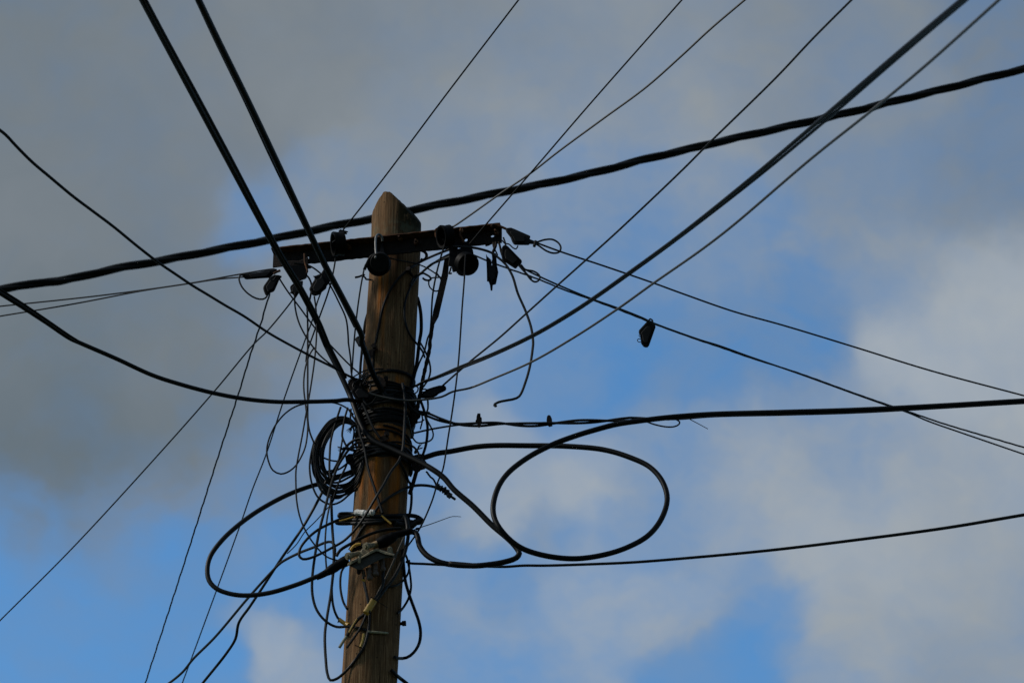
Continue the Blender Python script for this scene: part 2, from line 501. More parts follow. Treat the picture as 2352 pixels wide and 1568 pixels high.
    c = mix(ma('MULTIPLY', rng(v.outputs['Distance'], 0.05, 0.10, 1, 0), 0.75), c, (0.03, 0.018, 0.011))
    v2 = n('ShaderNodeTexVoronoi'); v2.inputs['Scale'].default_value = 26; l(tcn.outputs['Object'], v2.inputs['Vector'])
    c = mix(ma('MULTIPLY', rng(v2.outputs['Distance'], 0.05, 0.11, 1, 0), 0.9), c, (0.012, 0.008, 0.005))
    # drying checks
    ck = ramp_f(n, l, tex((1, 1, 0.03), 110, 4), 0.66, 0.70)
    c = mix(ma('MULTIPLY', ck, 0.8), c, (0.02, 0.013, 0.009))
    l(c, p.inputs['Base Color'])
    p.inputs['Roughness'].default_value = 0.85; p.inputs['Specular IOR Level'].default_value = 0.06
    b = n('ShaderNodeBump'); b.inputs['Strength'].default_value = 0.9; b.inputs['Distance'].default_value = 0.003
    l(ma('SUBTRACT', grain, ma('MULTIPLY', ck, 1.2)), b.inputs['Height']); l(b.outputs[0], p.inputs['Normal'])
    return m
def ramp_f(n, l, f, a, b):
    x = n('ShaderNodeMapRange'); x.interpolation_type = 'SMOOTHSTEP'; l(f, x.inputs[0])
    x.inputs[1].default_value = a; x.inputs[2].default_value = b; x.inputs[3].default_value = 0; x.inputs[4].default_value = 1
    return x.outputs[0]
zr = lambda y: at(870, y, -0.09).z
OR, BR, DK = (0.30, 0.088, 0.008), (0.045, 0.020, 0.008), (0.008, 0.005, 0.003)
RUST_RUNS = [(zr(610), 0.32, 0.9, -0.042, 0.008, OR), (zr(585), 0.30, 0.85, 0.010, 0.022, BR), (zr(640), 0.75, 0.5, 0.0, 0.012, BR), (zr(600), 0.5, 0.6, -0.02, 0.008, OR),
             (zr(868), 0.13, 0.9, 0.046, 0.016, OR), (zr(980), 0.16, 0.9, 0.03, 0.05, OR), (zr(1035), 0.50, 1.0, -0.012, 0.017, OR), (zr(1035), 0.52, 1.0, 0.050, 0.017, OR),
             (zr(1035), 0.25, 0.7, -0.062, 0.008, OR), (zr(1035), 0.30, 0.8, 0.018, 0.02, BR), (zr(1160), 0.5, 0.5, 0.03, 0.02, BR), (zr(1060), 0.6, 0.4, -0.035, 0.006, OR),
             (zr(560), 0.75, 1.0, -0.036, 0.0014, DK), (zr(1180), 0.6, 1.0, 0.014, 0.0012, DK), (zr(470), 0.3, 1.0, 0.004, 0.0010, DK), (zr(700), 0.5, 0.9, 0.052, 0.0013, DK), (zr(1300), 0.6, 0.9, -0.052, 0.0011, DK)]
WOOD = wood_material()
pole = empty('telephone_pole', (axis(0), YP, 0), 'weathered wooden telephone pole with a slanted mossy top', 'utility pole')
def pole_shaft():
    V = []; F = []; n = 72
    zs = [0.0] + [0.5 * k for k in range(1, 13)]
    zl = POLE_TOP - 0.20
    zs = [z for z in zs if z < zl - 2.6]
    k = 70; z0 = zs[-1]
    zs += [z0 + (zl - z0) * i / k for i in range(1, k + 1)]
    rnd = random.Random(3)
    ph = [rnd.uniform(0, 6.28) for _ in range(8)]
    def rr(z, a):
        d = 0.0012 * math.sin(3 * a + ph[0] + z * .7) + 0.0008 * math.sin(7 * a + ph[1]) + 0.0006 * math.sin(13 * a + ph[2] + z * 2) + 0.0005 * math.sin(23 * a + ph[3])
        return pole_r(z) + d
    def top(x, y):
        left = POLE_TOP - 1.3 * max(0, -0.042 - x) - 3.0 * max(0, -0.085 - x)
        right = POLE_TOP - 1.31 * max(0, x + 0.021) + 0.80 * (y + 0.075)
        return min(POLE_TOP + 0.002 * math.sin(x * 300), left, right)
    for z in zs:
        for j in range(n):
            a = 2 * math.pi * j / n; r = rr(z, a)
            V.append((axis(z) + r * math.cos(a), YP + r * math.sin(a), z))
    m = len(zs)
    for i in range(m - 1):
        for j in range(n):
            j2 = (j + 1) % n
            F.append((i * n + j, i * n + j2, (i + 1) * n + j2, (i + 1) * n + j))
    rings = [1.0, 0.96, 0.85, 0.7, 0.5, 0.3, 0.12]
    # side ring steps up to the cut
    base = (m - 1) * n
    for s in (0.33, 0.66):
        b2 = len(V)
        for j in range(n):
            a = 2 * math.pi * j / n; r = rr(zl, a); x = r * math.cos(a); y = r * math.sin(a)
            V.append((axis(zl) + x, YP + y, zl + (top(x, y) - zl) * s))
        for j in range(n): F.append((base + j, base + (j + 1) % n, b2 + (j + 1) % n, b2 + j))
        base = b2
    for q in rings:
        b2 = len(V)
        for j in range(n):
            a = 2 * math.pi * j / n; r = rr(zl, a) * q; x = r * math.cos(a); y = r * math.sin(a)
            V.append((axis(zl) + x, YP + y, top(x, y) - (0.002 if q == 1 else 0) + rnd.uniform(-.0015, .0015)))
        for j in range(n): F.append((base + j, base + (j + 1) % n, b2 + (j + 1) % n, b2 + j))
        base = b2
    F.append(tuple(base + j for j in range(n)))
    # shaft leans a little: keep X local to the axis for the material
    o = link('shaft', V, F, WOOD, pole)
    bm = bmesh.new(); bm.from_mesh(o.data)
    for e in bm.edges:
        if len(e.link_faces) == 2 and e.calc_face_angle(0) > rad(35): e.smooth = False
    bm.to_mesh(o.data); bm.free()
    # shear so that local X = 0 on the axis at the top
    off = axis(POLE_TOP) - pole.location.x
    o.data.transform(Matrix.Translation((-off, 0, 0))); o.location.x = off
    return o
pole_shaft()
mb = MB(); c = atf('F', 1312, 1120, -0.01)
lathe(mb, c, Vector((1, -0.15, 0.02)), [(0, 0.0), (.006, 0), (.006, .012), (.0095, .012), (.0095, .024), (0, .024)], 8)
mb.build('bolt', RUSTD, pole)
mb = MB()
mb.add(*tube_geo(path3('A:1755,675 1790,690 1806,715 1800,745 1775,762 1755,755', -0.03, .003), .0055, 8))
mb.build('eye_bolt', RUSTD, pole)
for (fx, x, y) in (('C', 1345, 212), ('C', 1430, 500), ('C', 1445, 1005), ('A', 1668, 880)):
    mb = MB(); c = atf(fx, x, y, -pole_r(AX_B.z) - .004); c2 = path3([d2(fx, x, y)] * 2, -0.02, .002)[0]
    lathe(mb, c2 + Vector((0, .006, 0)), Vector((random.uniform(-.4, .5), -1, random.uniform(-.2, .4))), [(0, -.02), (.005, -.02), (.005, .022), (.0095, .022), (.0095, .034), (0, .034)], 6)
    mb.build('bolt', RUSTD, pole)

# ================================================================== STEEL CROSSARM
PL = atf('A', 427, 825, -0.055)
PR = atz('B', 1135, 602, PL.z)
ex = (PR - PL); LEN = ex.length; ex.normalize(); ez = Vector((0, 0, 1)); ey = ez.cross(ex)
arm = empty('crossarm', PL, 'rusty angle steel crossarm bolted across the pole below its top', 'crossarm')
WEB = 0.056; FL = 0.034; TH = 0.006
def arm_pt(fr, x, y):
    """where the sight line meets the web plane: distance along the arm and height"""
    r = ray(*d2(fr, x, y)); t = (PL - CP).dot(ey) / r.dot(ey); p = CP + r * t - PL
    return p.dot(ex), p.z
def arm_xyz(s, u, v): return PL + ex * s + ey * u + ez * v
def build_arm():
    bm = bmesh.new(); loops = []
    rnd = random.Random(5)
    outl = []
    k = 60
    for i in range(k + 1): outl.append((LEN * i / k, rnd.uniform(-.0017, .0017)))
    for i in range(k, -1, -1): outl.append((LEN * i / k, WEB))
    loops.append(outl)
    for (fr, x, y, rx, rz) in (('A', 742, 742, .0042, .0085), ('B', 815, 580, .006, .0075), ('B', 570, 607, .0075, .0065), ('B', 1052, 545, .0065, .006)):
        s, v = arm_pt(fr, x, y)
        loops.append([(s + rx * math.cos(a * math.pi / 8), v + rz * math.sin(a * math.pi / 8)) for a in range(16)])
    edges = []
    for lp in loops:
        vs = [bm.verts.new((s, 0, v)) for s, v in lp]
        edges += [bm.edges.new((vs[i], vs[(i + 1) % len(vs)])) for i in range(len(vs))]
    bmesh.ops.triangle_fill(bm, edges=edges, use_beauty=True)
    g = bmesh.ops.extrude_face_region(bm, geom=bm.faces[:])
    bmesh.ops.translate(bm, verts=[v for v in g['geom'] if isinstance(v, bmesh.types.BMVert)], vec=(0, TH, 0))
    bmesh.ops.recalc_face_normals(bm, faces=bm.faces[:])
    vs = [arm_xyz(v.co.x, v.co.y, v.co.z) for v in bm.verts]; bm.verts.index_update()
    fs = [tuple(v.index for v in f.verts) for f in bm.faces]; bm.free()
    mb = MB(); mb.add(vs, fs); mb.build('web_plate', RUSTD, arm, smooth=False)
    V = []; F = []
    for i in range(k + 1):
        s = LEN * i / k; j = rnd.uniform(-.0012, .0012)
        for (u, v) in ((TH, WEB + .001), (TH, WEB + TH), (-FL + j, WEB + TH), (-FL + j, WEB + .0015), (-.003, WEB + .001)):
            V.append(arm_xyz(s, u, v))
    for i in range(k):
        for q in range(5): F.append((i * 5 + q, i * 5 + (q + 1) % 5, (i + 1) * 5 + (q + 1) % 5, (i + 1) * 5 + q))
    F.append((4, 3, 2, 1, 0)); F.append(tuple(k * 5 + q for q in range(5)))
    mb = MB(); mb.add(V, F); mb.build('flange', RUST, arm, smooth=False)
build_arm()
ARM_DY = lambda px: (PL + ex * ((px - 627) / 525 * LEN)).y - YP
# bolts through the arm into the pole
for (fr, x, y) in (('K', 1090, 420), ('K', 1480, 520), ('L', 1770, 385), ('J', 1790, 620)):
    s, v = arm_pt(fr, x, y); mb = MB()
    lathe(mb, arm_xyz(s, 0, v), -ey + ex * random.uniform(-.15, .35), [(0, -.02), (.005, -.02), (.005, .010), (.009, .010), (.009, .020), (.004, .020), (.004, .034), (0, .034)], 6)
    mb.build('bolt', RUST, arm)
def rod(spec, dy, w, name, m, par, n=8): 
    mb = MB(); mb.add(*tube_geo(path3(spec, dy, .002, 3, hug=False), w * MPP / 2, n)); return mb.build(name, m, par)
rod('B:548,560 541,515 541,492 560,478 606,468', ARM_DY(1000) - .03, 4.2, 'hook', RUST, arm)
rod('L:880,600 830,470 795,420 795,290 812,225 835,225 848,270 845,330', ARM_DY(1070) - .045, 5.5, 'hook', RUST, arm)
rod('A:712,705 716,780 730,830 738,865 728,880', ARM_DY(700) - .045, 4.5, 'hook', RUST, arm)
rod('L:1450,670 1560,635 1610,590', ARM_DY(1120) + .01, 4.6, 'pin', RUSTD, arm)
rod('B:1040,462 1058,447 1085,448 1175,483', ARM_DY(1150) - .03, 6.0, 'strap', RUST, arm)
rod('J:180,1120 250,1080 320,1055', ARM_DY(640) - .05, 6, 'split_pin', RUST, arm)
# diagonal brace: flat strap, twisted edge-on at its foot
mb = MB()
prism(mb, 'B:625,735 668,735 655,905 570,1270 532,1338 505,1335 520,1220 560,1060 600,880', ARM_DY(1010) + 0.03, .006)
brace = mb.build('brace', RUSTD, arm, smooth=False)
def flat_bar(spec, dy, w, th, name, m, par):
    P = path3(spec, dy, .003, 4); V = []; F = []
    for i, p in enumerate(P):
        t = (P[min(i + 1, len(P) - 1)] - P[max(0, i - 1)]).normalized(); s = t.cross(FWD).normalized(); f = s.cross(t)
        ww = w * MPP / 2 * (1 + .12 * math.sin(i * 1.3) + .08 * math.sin(i * 3.1))
        for a, b in ((-1, -1), (1, -1), (1, 1), (-1, 1)): V.append(p + s * (a * ww) + f * (b * th / 2))
    for i in range(len(P) - 1):
        for q in range(4): F.append((i * 4 + q, i * 4 + (q + 1) % 4, i * 4 + 4 + (q + 1) % 4, i * 4 + 4 + q))
    F += [(3, 2, 1, 0), tuple(len(P) * 4 - 4 + q for q in range(4))]
    mb = MB(); mb.add(V, F); return mb.build(name, m, par, smooth=False)
flat_bar('B:516,1325 508,1400 492,1500; C:1835,200 1805,340 1780,450 1755,580 1735,680 1718,790', [(0, ARM_DY(1010) + .03), (1, -.03)], 8, .02, 'brace_foot', RUSTD, brace)

# ================================================================== INSULATORS AND DRUMS ON THE ARM
def drum(center, ax, R, Ln, label, hollow=True, cap=None, parts=()):
    e = empty('wire_insulator', center, label, 'insulator', 'drum insulators on the crossarm')
    ax = Vector(ax).normalized(); mb = MB()
    if hollow:
        lathe(mb, center, ax, [(R * .30, -Ln * .2), (R * .78, -Ln * .2), (R * .80, Ln * .5), (R * .96, Ln * .55), (R, Ln * .45), (R * .97, Ln * .2), (R * .93, 0), (R * .97, -Ln * .2), (R, -Ln * .5), (R * .9, -Ln * .58), (0, -Ln * .6)], 36)
    else:
        lathe(mb, center, ax, [(0, Ln * .42), (R * .80, Ln * .42), (R * .86, Ln * .5), (R * .93, Ln * .48), (R, Ln * .35), (R, Ln * .1), (R * .93, 0), (R, -Ln * .15), (R, -Ln * .5), (R * .9, -Ln * .6), (0, -Ln * .6)], 36)
    e['_d'] = mb.build('drum', PLAST, e).name
    return e
a1 = ARM_DY(778)
e = drum(atf('J', 1530, 495, a1 - .06), RT * -.94 - FWD * .27 - UP * .05, .0445, .036, 'ring shaped black wire insulator left of the pole on the crossarm')
mb = MB(); prism(mb, 'J:1535,225 1575,195 1730,235 1728,255 1700,255 1712,285 1690,300 1560,270', a1 - .075, .03); mb.build('clip', PLAST, bpy.data.objects[e['_d']], smooth=False)
mb = MB(); mb.add(*tube_geo([atf('J', 1400, 465, a1 - .085), atf('J', 1548, 375, a1 - .07)], .0012, 6)); mb.build('wire_stay', GALV, bpy.data.objects[e['_d']])
lug = MB(); lathe(lug, atf('J', 1385, 500, a1 - .02), -RT, [(0, -.005), (.011, -.005), (.011, .004), (0, .005)], 16); lug.build('lug', PLAST, bpy.data.objects[e['_d']])
a2 = ARM_DY(868)
e = drum(atf('K', 490, 1020, a2 - .055), -FWD * .93 - UP * .12 - RT * .12, .0425, .034, 'round black wire insulator hanging by a grey hook in front of the pole', hollow=False)
mb = MB(); c = atf('K', 515, 975, a2 - .078); lathe(mb, c, -FWD * .95 - UP * .1 - RT * .1, [(.0, .004), (.032, .004), (.0345, .002), (.035, -.006), (.035, -.02)], 36); mb.build('face_cap', CAPM, bpy.data.objects[e['_d']])
rod('K:400,870 420,790 412,640 408,430 430,290 485,245 545,275 580,345 588,420', [(0, a2 - .096), (.6, a2 - .06), (1, a2 - .036)], 5.6, 'hook', GALV, e, 10)
mb = MB(); prism(mb, 'K:560,470 590,470 640,720 510,720', a2 - .02, .012); mb.build('hanger', CAPM, e, smooth=False)
mb = MB(); prism(mb, 'K:215,850 250,900 180,1100 150,1185 135,1180 120,1110 80,1160 75,1150', a2 - .06, .012); mb.build('clip', PLAST, bpy.data.objects[e['_d']], smooth=False)
a3 = ARM_DY(1025)
e = drum(atf('L', 400, 430, a3 - .06), -FWD * .46 - RT * .88 - UP * .06, .0415, .034, 'oval ring insulator of black plastic right of the pole on the crossarm')
mb = MB(); prism(mb, 'L:330,215 500,145 625,165 620,185 560,215 628,245 620,280 480,290 340,270', a3 - .07, .03); mb.build('clip', PLAST, bpy.data.objects[e['_d']], smooth=False)
mb = MB(); prism(mb, 'L:300,500 470,420 640,420 640,640 480,700 400,650', a3 - .045, .03); mb.build('clamp_block', PLAST, e, smooth=False)
a4 = ARM_DY(1073)
e = drum(atf('L', 965, 1140, a4 - .05), -FWD * .86 + RT * .3 - UP * .2, .0405, .036, 'big dark bell shaped insulator hanging under the crossarm right of the pole', hollow=False)
mb = MB(); prism(mb, 'L:880,580 1030,600 1020,700 1120,770 1140,900 900,1050 700,1000 700,760 860,720', a4 - .055, .03); mb.build('hanger', PLAST, e, smooth=False)
mb = MB(); prism(mb, 'L:660,1330 700,1360 690,1395 730,1390 725,1420 800,1455 880,1467 870,1380 760,1280', a4 - .06, .02); mb.build('clip', PLAST, bpy.data.objects[e['_d']], smooth=False)
# terminal box beside it
mb = MB(); prism(mb, 'L:540,620 720,560 730,880 735,1330 590,1365 560,1215 465,1200 500,960 500,760', a4 - .045, .04)
tb = mb.build('terminal_box', PLAST, None, smooth=False, bevel=.003); tag(tb, 'small black terminal box under the crossarm beside the brace', 'terminal box')
rod('L:545,1240 525,1330 500,1400 570,1390', a4 - .04, 4, 'lead', BLACK, tb)

# ================================================================== DROP WIRE CLAMPS
def clamp(spec, dy, th, label, m=PLAST, group='wedge clamps holding drop wires', bevel=.0055):
    q = parse(spec); mb = MB(); prism(mb, q, dy, th, .94)
    o = mb.build('wire_clamp', m, None, smooth=False, bevel=bevel)
    cx = sum(p[0] for p in q) / len(q); cy = sum(p[1] for p in q) / len(q)
    mb = MB(); prism(mb, [(cx + (x - cx) * .60, cy + (y - cy) * .60) for x, y in q], dy - .007, .008); mb.build('wedge', CAPM, o, smooth=False, bevel=.0025)
    return tag(o, label, 'clamp', group)
clamp('A:140,893 180,886 300,868 440,842 470,836 462,868 398,922 300,928 180,938', ARM_DY(627) - .03, .024, 'long black wedge clamp lying flat under the left end of the crossarm')
cl = clamp('A:337,1010 350,985 400,915 440,890 480,895 516,905 490,930 440,1045 395,1060 385,1085 360,1080 345,1040', ARM_DY(640) - .05, .024, 'small black wedge clamp below the left end of the crossarm')
rod('J:90,1210 130,1260 170,1270 205,1220 250,1160', ARM_DY(640) - .055, 4, 'bail', BLACK, cl)
cl = clamp('A:580,1000 600,980 635,955 700,945 697,985 660,1060 625,1115 610,1070 575,1055 590,1045 583,1020', ARM_DY(685) - .05, .03, 'black clamp below the rusty hanger, half hidden by the thick cable')
cl = clamp('A:748,1025 775,975 800,935 800,905 860,880 890,830 945,960 915,990 905,1020 880,1040 840,1075 800,1088 765,1065 760,1040', ARM_DY(733) - .06, .03, 'ribbed black clamp hanging under the crossarm between the two thick cables')
rod('A:795,905 800,912 812,905', ARM_DY(733) - .06, 3, 'bail', BLACK, cl)
cl = clamp('B:1165,478 1190,472 1218,470 1250,482 1400,548 1385,570 1398,600 1385,630 1245,628 1228,600 1213,560 1175,512', ARM_DY(1190) - .06, .028, 'dark grey wedge clamp strapped to the right tip of the crossarm', CAPM)  # paler plastic over the whole clamp stands for its lit top strip
rod('B:1140,585 1160,610 1200,620 1240,655 1265,662 1280,635', ARM_DY(1190) - .05, 3.2, 'bail', BLACK, cl)
cl = clamp('B:1135,650 1148,630 1168,624 1190,636 1320,768 1312,800 1285,815 1260,844 1140,765 1128,705', ARM_DY(1170) - .03, .028, 'plain black wedge clamp slanting below the right tip of the crossarm')
rod('B:1110,600 1122,650 1130,690 1140,720', ARM_DY(1160) - .02, 5, 'bail', RUSTD, cl)
rod('B:1150,560 1165,600 1172,640', ARM_DY(1160) - .03, 4, 'stay', BLACK, cl)
cl = clamp('B:994,702 1006,728 1040,758 1046,812 1056,800 1044,690 1085,700 1094,812 1106,872 1084,980 1056,986 1052,1038 1036,1038 1030,990 1018,955 1003,955 1000,830', ARM_DY(1130) - .02, .024, 'empty black clamp hanging straight down below the right part of the crossarm')
rod('L:1660,590 1665,680 1690,760 1640,850', ARM_DY(1130) - .012, 6, 'chain_link', RUSTD, cl)
rod('L:1725,580 1715,690 1660,790 1640,870', ARM_DY(1130) - .025, 6, 'chain_link', RUSTD, cl)
rod('L:1690,770 1740,860 1760,920 1730,960', ARM_DY(1130) - .02, 3.5, 'bail', BLACK, cl)
cl = clamp('I:1535,1138 1560,1122 1602,1134 1632,1190 1560,1392 1545,1410 1520,1416 1498,1402 1475,1370 1468,1310 1462,1280 1445,1252 1455,1225', 0.5, .028, 'loose black clamp dangling from a wire out in the open sky')
rod('I:1568,1112 1590,1122 1596,1140 1578,1150 1562,1140 1560,1120 1572,1110', .46, 4, 'hook', BLACK, cl)
rod('I:1462,1270 1452,1285 1462,1300 1470,1296', 0.5, 1.6, 'bail', BLACK, cl)
rod('I:1470,1322 1445,1320 1436,1335 1448,1352 1472,1354', 0.5, 2, 'bail', BLACK, cl)
cl = clamp('N:870,1010 990,910 1180,845 1380,790 1560,785 1618,850 1610,945 1480,1010 1370,1060 1310,1120 1110,1225 1065,1270 1000,1205 860,1200 700,1190 690,1080', -.06, .03, 'black wedge clamp sticking out right of the pole beside the brace foot')
rod('N:860,910 940,910 1000,930 950,1000 860,990', -.05, 3.2, 'bail', BLACK, cl)
cl = clamp('M:620,800 700,770 860,840 1060,1000 1230,1100 1210,1240 1080,1275 960,1250 700,1280 600,1180 480,960 560,880', -.10, .025, 'dark wedge clamp on the left front of the pole under the lashing')
# rusty hanger plate under the left end of the arm
mb = MB(); prism(mb, 'A:505,735 560,770 610,765 660,770 745,735 745,790 740,860 722,930 690,940 640,960 600,880 560,830 505,800', ARM_DY(680) - .035, .02)
hb = mb.build('hanger_bracket', RUSTD, None, smooth=False, bevel=.002); tag(hb, 'rusty hanger plate under the left part of the crossarm', 'bracket')
mb = MB(); prism(mb, 'J:500,960 760,930 880,960 985,965 985,990 940,1015 880,1020 880,1160 860,1215 770,1255 640,1150 560,1060', ARM_DY(685) - .05, .02); mb.build('clamp_jaw', PLAST, hb, smooth=False)

# ================================================================== OVERHEAD WIRES AND CABLES
G1 = 'overhead wires running to the pole'
def cable(label, w, spec, dy, **kw):
    kw.setdefault('name', 'overhead_cable'); kw.setdefault('cat', 'cable'); kw.setdefault('group', G1)
    return wire(label, w, spec, dy, **kw)
W1 = cable('left one of two thick cables from the top left, looping to the connector box', 12.5,
  'Q1:978,0 1130,285 1330,660 1560,1090; A:480,712 655,1000 822,1320; C:900,170 1000,370 1085,550 1145,690 1195,830 1255,955 1340,1040 1480,1105 1600,1160 1720,1215 1850,1285 1960,1365; H:30,895 180,1025 330,1175 440,1268 505,1332 543,1395 520,1430 430,1462 300,1484 180,1493 0,1478; G:1480,682 1350,676 1230,650 1140,598 1090,530 1078,470 1062,435 1020,424',
  [(0, -2.2), (.40, -.16), (.46, -.06), (.52, -.05), (.66, -.16), (.85, -.2), (1, -.09)], ext=(10, 0))
wire(None, 7.5, 'Q1:1003,0 1155,285 1360,660 1590,1090; A:507,712 682,1000 850,1320; C:930,170 1030,370 1080,470', (-2.21, -.14), parent=W1, ext=(10, 0), name='support_wire')
W2 = cable('right one of the two thick black cables coming down from the top left', 13.0,
  'Q1:1368,0 1505,285 1705,690 1905,1110; A:725,440 885,780 1065,1120 1185,1350 1228,1450; C:1222,140 1268,270 1312,400 1370,520 1430,620 1500,668 1600,690', [(0, -2.2), (.93, -.13), (1, -.02)], ext=(10, 0))
wire(None, 5, 'Q1:1350,0 1483,285 1680,690 1875,1110; A:698,440 860,780 1045,1130 1160,1360', (-2.19, -.20), parent=W2, ext=(10, 0), name='support_wire')
slv = wire(None, 18.5, 'C:1196,118 1226,172', -.19, parent=W2, name='sleeve', step=2)
wire(None, 22, 'C:1205,148 1240,132', -.19, parent=slv, name='tape_knot', step=2)
# rear three-strand bundle
P = path3('D:-60,676 0,665 110,647; Q4:400,370 800,283 1100,230 1500,153 1900,75; Q2:-20,1550 210,1508 480,1448 800,1385 1100,1325 1450,1255 1800,1175 2100,1095 2340,1040; Q3:200,990 500,922 830,848 1150,775 1500,688 1850,602 2100,538 2352,476; D:2420,142', 5.0, .01, 12, False)
P = resample(extend(P, 14, 14), .05)
mb = MB()
for Q in strands(P, 3, 0, 4.6 * MPP * 1.43, .86): mb.add(*tube_geo(Q, 6.5 * MPP * 1.43, 10))
o = mb.build('overhead_cable', BLACK); tag(o, 'soft focus twisted cable bundle crossing behind the pole top', 'cable', G1)
cable('wavy black cable falling from the left edge across the sky to the lashing', 6.6,
  'Q1:-60,850 0,898 40,930 110,1005 220,1115 350,1225 500,1350 640,1455 780,1560; Q4:950,132 1090,240 1200,315 1330,402 1430,462 1550,535 1680,610 1850,725 2000,810 2180,905 2300,965; C:1080,440 1170,482 1240,500', (-1.6, -.06), m=DARK, ext=(8, 0), w2=5.4)
W5 = cable('sagging black cable from the left edge, lowest of the left cables', 9.6,
  'Q4:-60,412 0,452 150,545 320,655 480,762 560,798 800,902 1050,1016 1250,1081 1480,1141 1700,1181 1900,1199 2100,1199; C:1000,678 1090,668 1180,680 1260,700', (-.8, -.06), m=DARK, ext=(8, 0))
wire(None, 5.5, 'Q4:-60,385 0,425 150,520 320,635 480,745 560,795', (-.82, -.66), parent=W5, ext=(8, 0), name='support_wire')
cable('upper of the two thin wires from the left edge to the flat clamp', 3.6, 'Q4:0,542 700,467 1300,385 1650,322 1890,287; A:446,848', (.5, ARM_DY(627) - .02), ext=(8, 0), name='overhead_wire', cat='wire')
cable('lower of the two thin wires from the left edge to the flat clamp', 3.6, 'Q4:0,610 500,527 1000,432 1300,386 1500,356 1690,340; A:200,912', (.55, ARM_DY(627) - .02), ext=(8, 0), name='overhead_wire', cat='wire')
cable('long straight wire slanting down to the lower left edge', 3.8, 'Q6:0,1135 500,635 1085,0; Q4:1480,1122 1750,800 1835,718 1960,570 2018,492; A:610,1105', (2.7, ARM_DY(685) - .03), ext=(8, 0), name='overhead_wire', cat='wire')
cable('wrapped wire running down left to the bottom edge', 4.2, 'Q6:1000,1567 1250,800 1505,0; Q4:1650,1120 1720,890 1760,770 1800,650 1825,560 1850,480; A:400,1050', (3.3, ARM_DY(640) - .03), ext=(8, 0), name='overhead_wire', cat='wire', wob=.0006)
cable('thin wire running down to the bottom edge right of the wrapped wire', 3.6, 'Q6:1255,1567 1380,1230 1650,490 1740,230 1830,0; Q4:1960,1170 2110,750 2150,640; A:830,1130 868,1030', (3.3, ARM_DY(733) - .03), ext=(8, 0), name='overhead_wire', cat='wire')
cable('thin wire from the top edge to the ring insulator left of the pole', 3.8, 'Q2:1220,0 700,680 300,1215 30,1560; A:1060,490', (-1.3, ARM_DY(778) - .06), ext=(8, 0), name='overhead_wire', cat='wire')
cable('thin straight wire from the top edge crossing before the right half of the crossarm', 3.8, 'Q2:2345,0 1700,730 1300,1195; B:980,460 850,615', (-1.3, ARM_DY(1080) - .08), ext=(8, 0), name='overhead_wire', cat='wire')
cable('grey sheened wire from the top edge to the oval ring insulator', 4.8, 'Q3:430,0 200,195 0,380; Q2:2100,600 1800,820 1500,1040 1300,1195 1100,1330 770,1560; B:690,465', (-1.3, ARM_DY(1030) - .06), m=mat('greyish_jacket', (.011, .011, .011), .5), ext=(8, 0), name='overhead_wire', cat='wire', w2=4.4)
cable('thin wire from the upper right to the wedge clamp right of the pole', 4.4, 'Q3:1165,0 900,265 650,530 200,970 0,1170; Q2:1930,1567; I:1000,405 600,762 280,1050 0,1302; E:1290,335 1060,537; N:1440,850', (-2.2, -.05), m=DARK, ext=(8, 0), name='overhead_wire', cat='wire')
R5 = cable('thicker paired cable from the top right corner to the pole', 8.8, 'Q3:1925,0 1500,355 950,825 500,1205; I:1860,252 1340,632 960,902 700,1070; E:1870,82 1500,256 1200,376 1000,462 880,506 820,540 770,560', [(0, -4), (1, -.05)], m=BLACK, ext=(6, 0), w2=5)
wire(None, 6.0, 'Q3:1955,0 1530,360 975,840 520,1218; I:1870,268 1350,648 970,916 710,1086; E:1870,100 1500,275 1200,395 1000,475 880,514 820,545', [(0, -4.01), (1, -.06)], m=BLACK, parent=R5, ext=(6, 0), w2=4.6, name='strand')
cable('single grey cable from the top right that curls across the pole front', 5.2, 'Q3:2180,0 1700,430 1330,740 900,1082 330,1567; I:2091,400 1600,742 1240,1000; E:2240,105 1850,330 1500,482 1300,562 1140,597 1050,640 880,668 750,675 600,660 480,635 395,608', [(0, -4), (.86, -.16), (1, -.12)], m=GREY, ext=(6, 0), w2=5)
R7 = cable('thin wire from the right tip clamp to the right edge, uppermost there', 4.2, 'B:1380,580 1430,600 1650,682 1890,762; I:1000,530 1600,735; Q5:0,455 350,577 700,675 1200,827 1700,982 2352,1157', (ARM_DY(1180) - .06, 1.0), ext=(0, 8), name='overhead_wire', cat='wire')
lp = wire(None, 4.4, 'B:1385,600 1440,603 1520,580 1590,578 1645,610 1665,650 1650,690 1600,700 1540,682 1440,618 1390,610', ARM_DY(1180) - .065, parent=R7, name='loop', step=3)
wire(None, 7, 'B:1440,592 1426,640', ARM_DY(1180) - .075, parent=lp, name='cable_tie', step=2)
R8 = cable('wire from the slanting clamp to the right edge carrying the dangling clamp', 4.2, 'B:1290,800 1330,835 1480,912 1700,1010 1950,1112; I:1250,1005 1500,1105 1570,1140 1690,1188 2091,1330; Q5:250,812 450,884 800,1005 1200,1150 1420,1228 1550,1272 1700,1335 1900,1405 2352,1560', [(0, ARM_DY(1170) - .02), (1, 1.6)], ext=(0, 8), name='overhead_wire', cat='wire')
wire(None, 4.4, 'B:1310,805 1345,845 1420,862 1465,890 1478,920 1460,950 1430,957 1395,935 1360,890 1335,850', ARM_DY(1170) - .03, parent=R8, name='loop', step=3)
wire(None, 5, 'B:1290,810 1330,855 1400,930', ARM_DY(1170) - .035, parent=R8, name='splice', step=3)
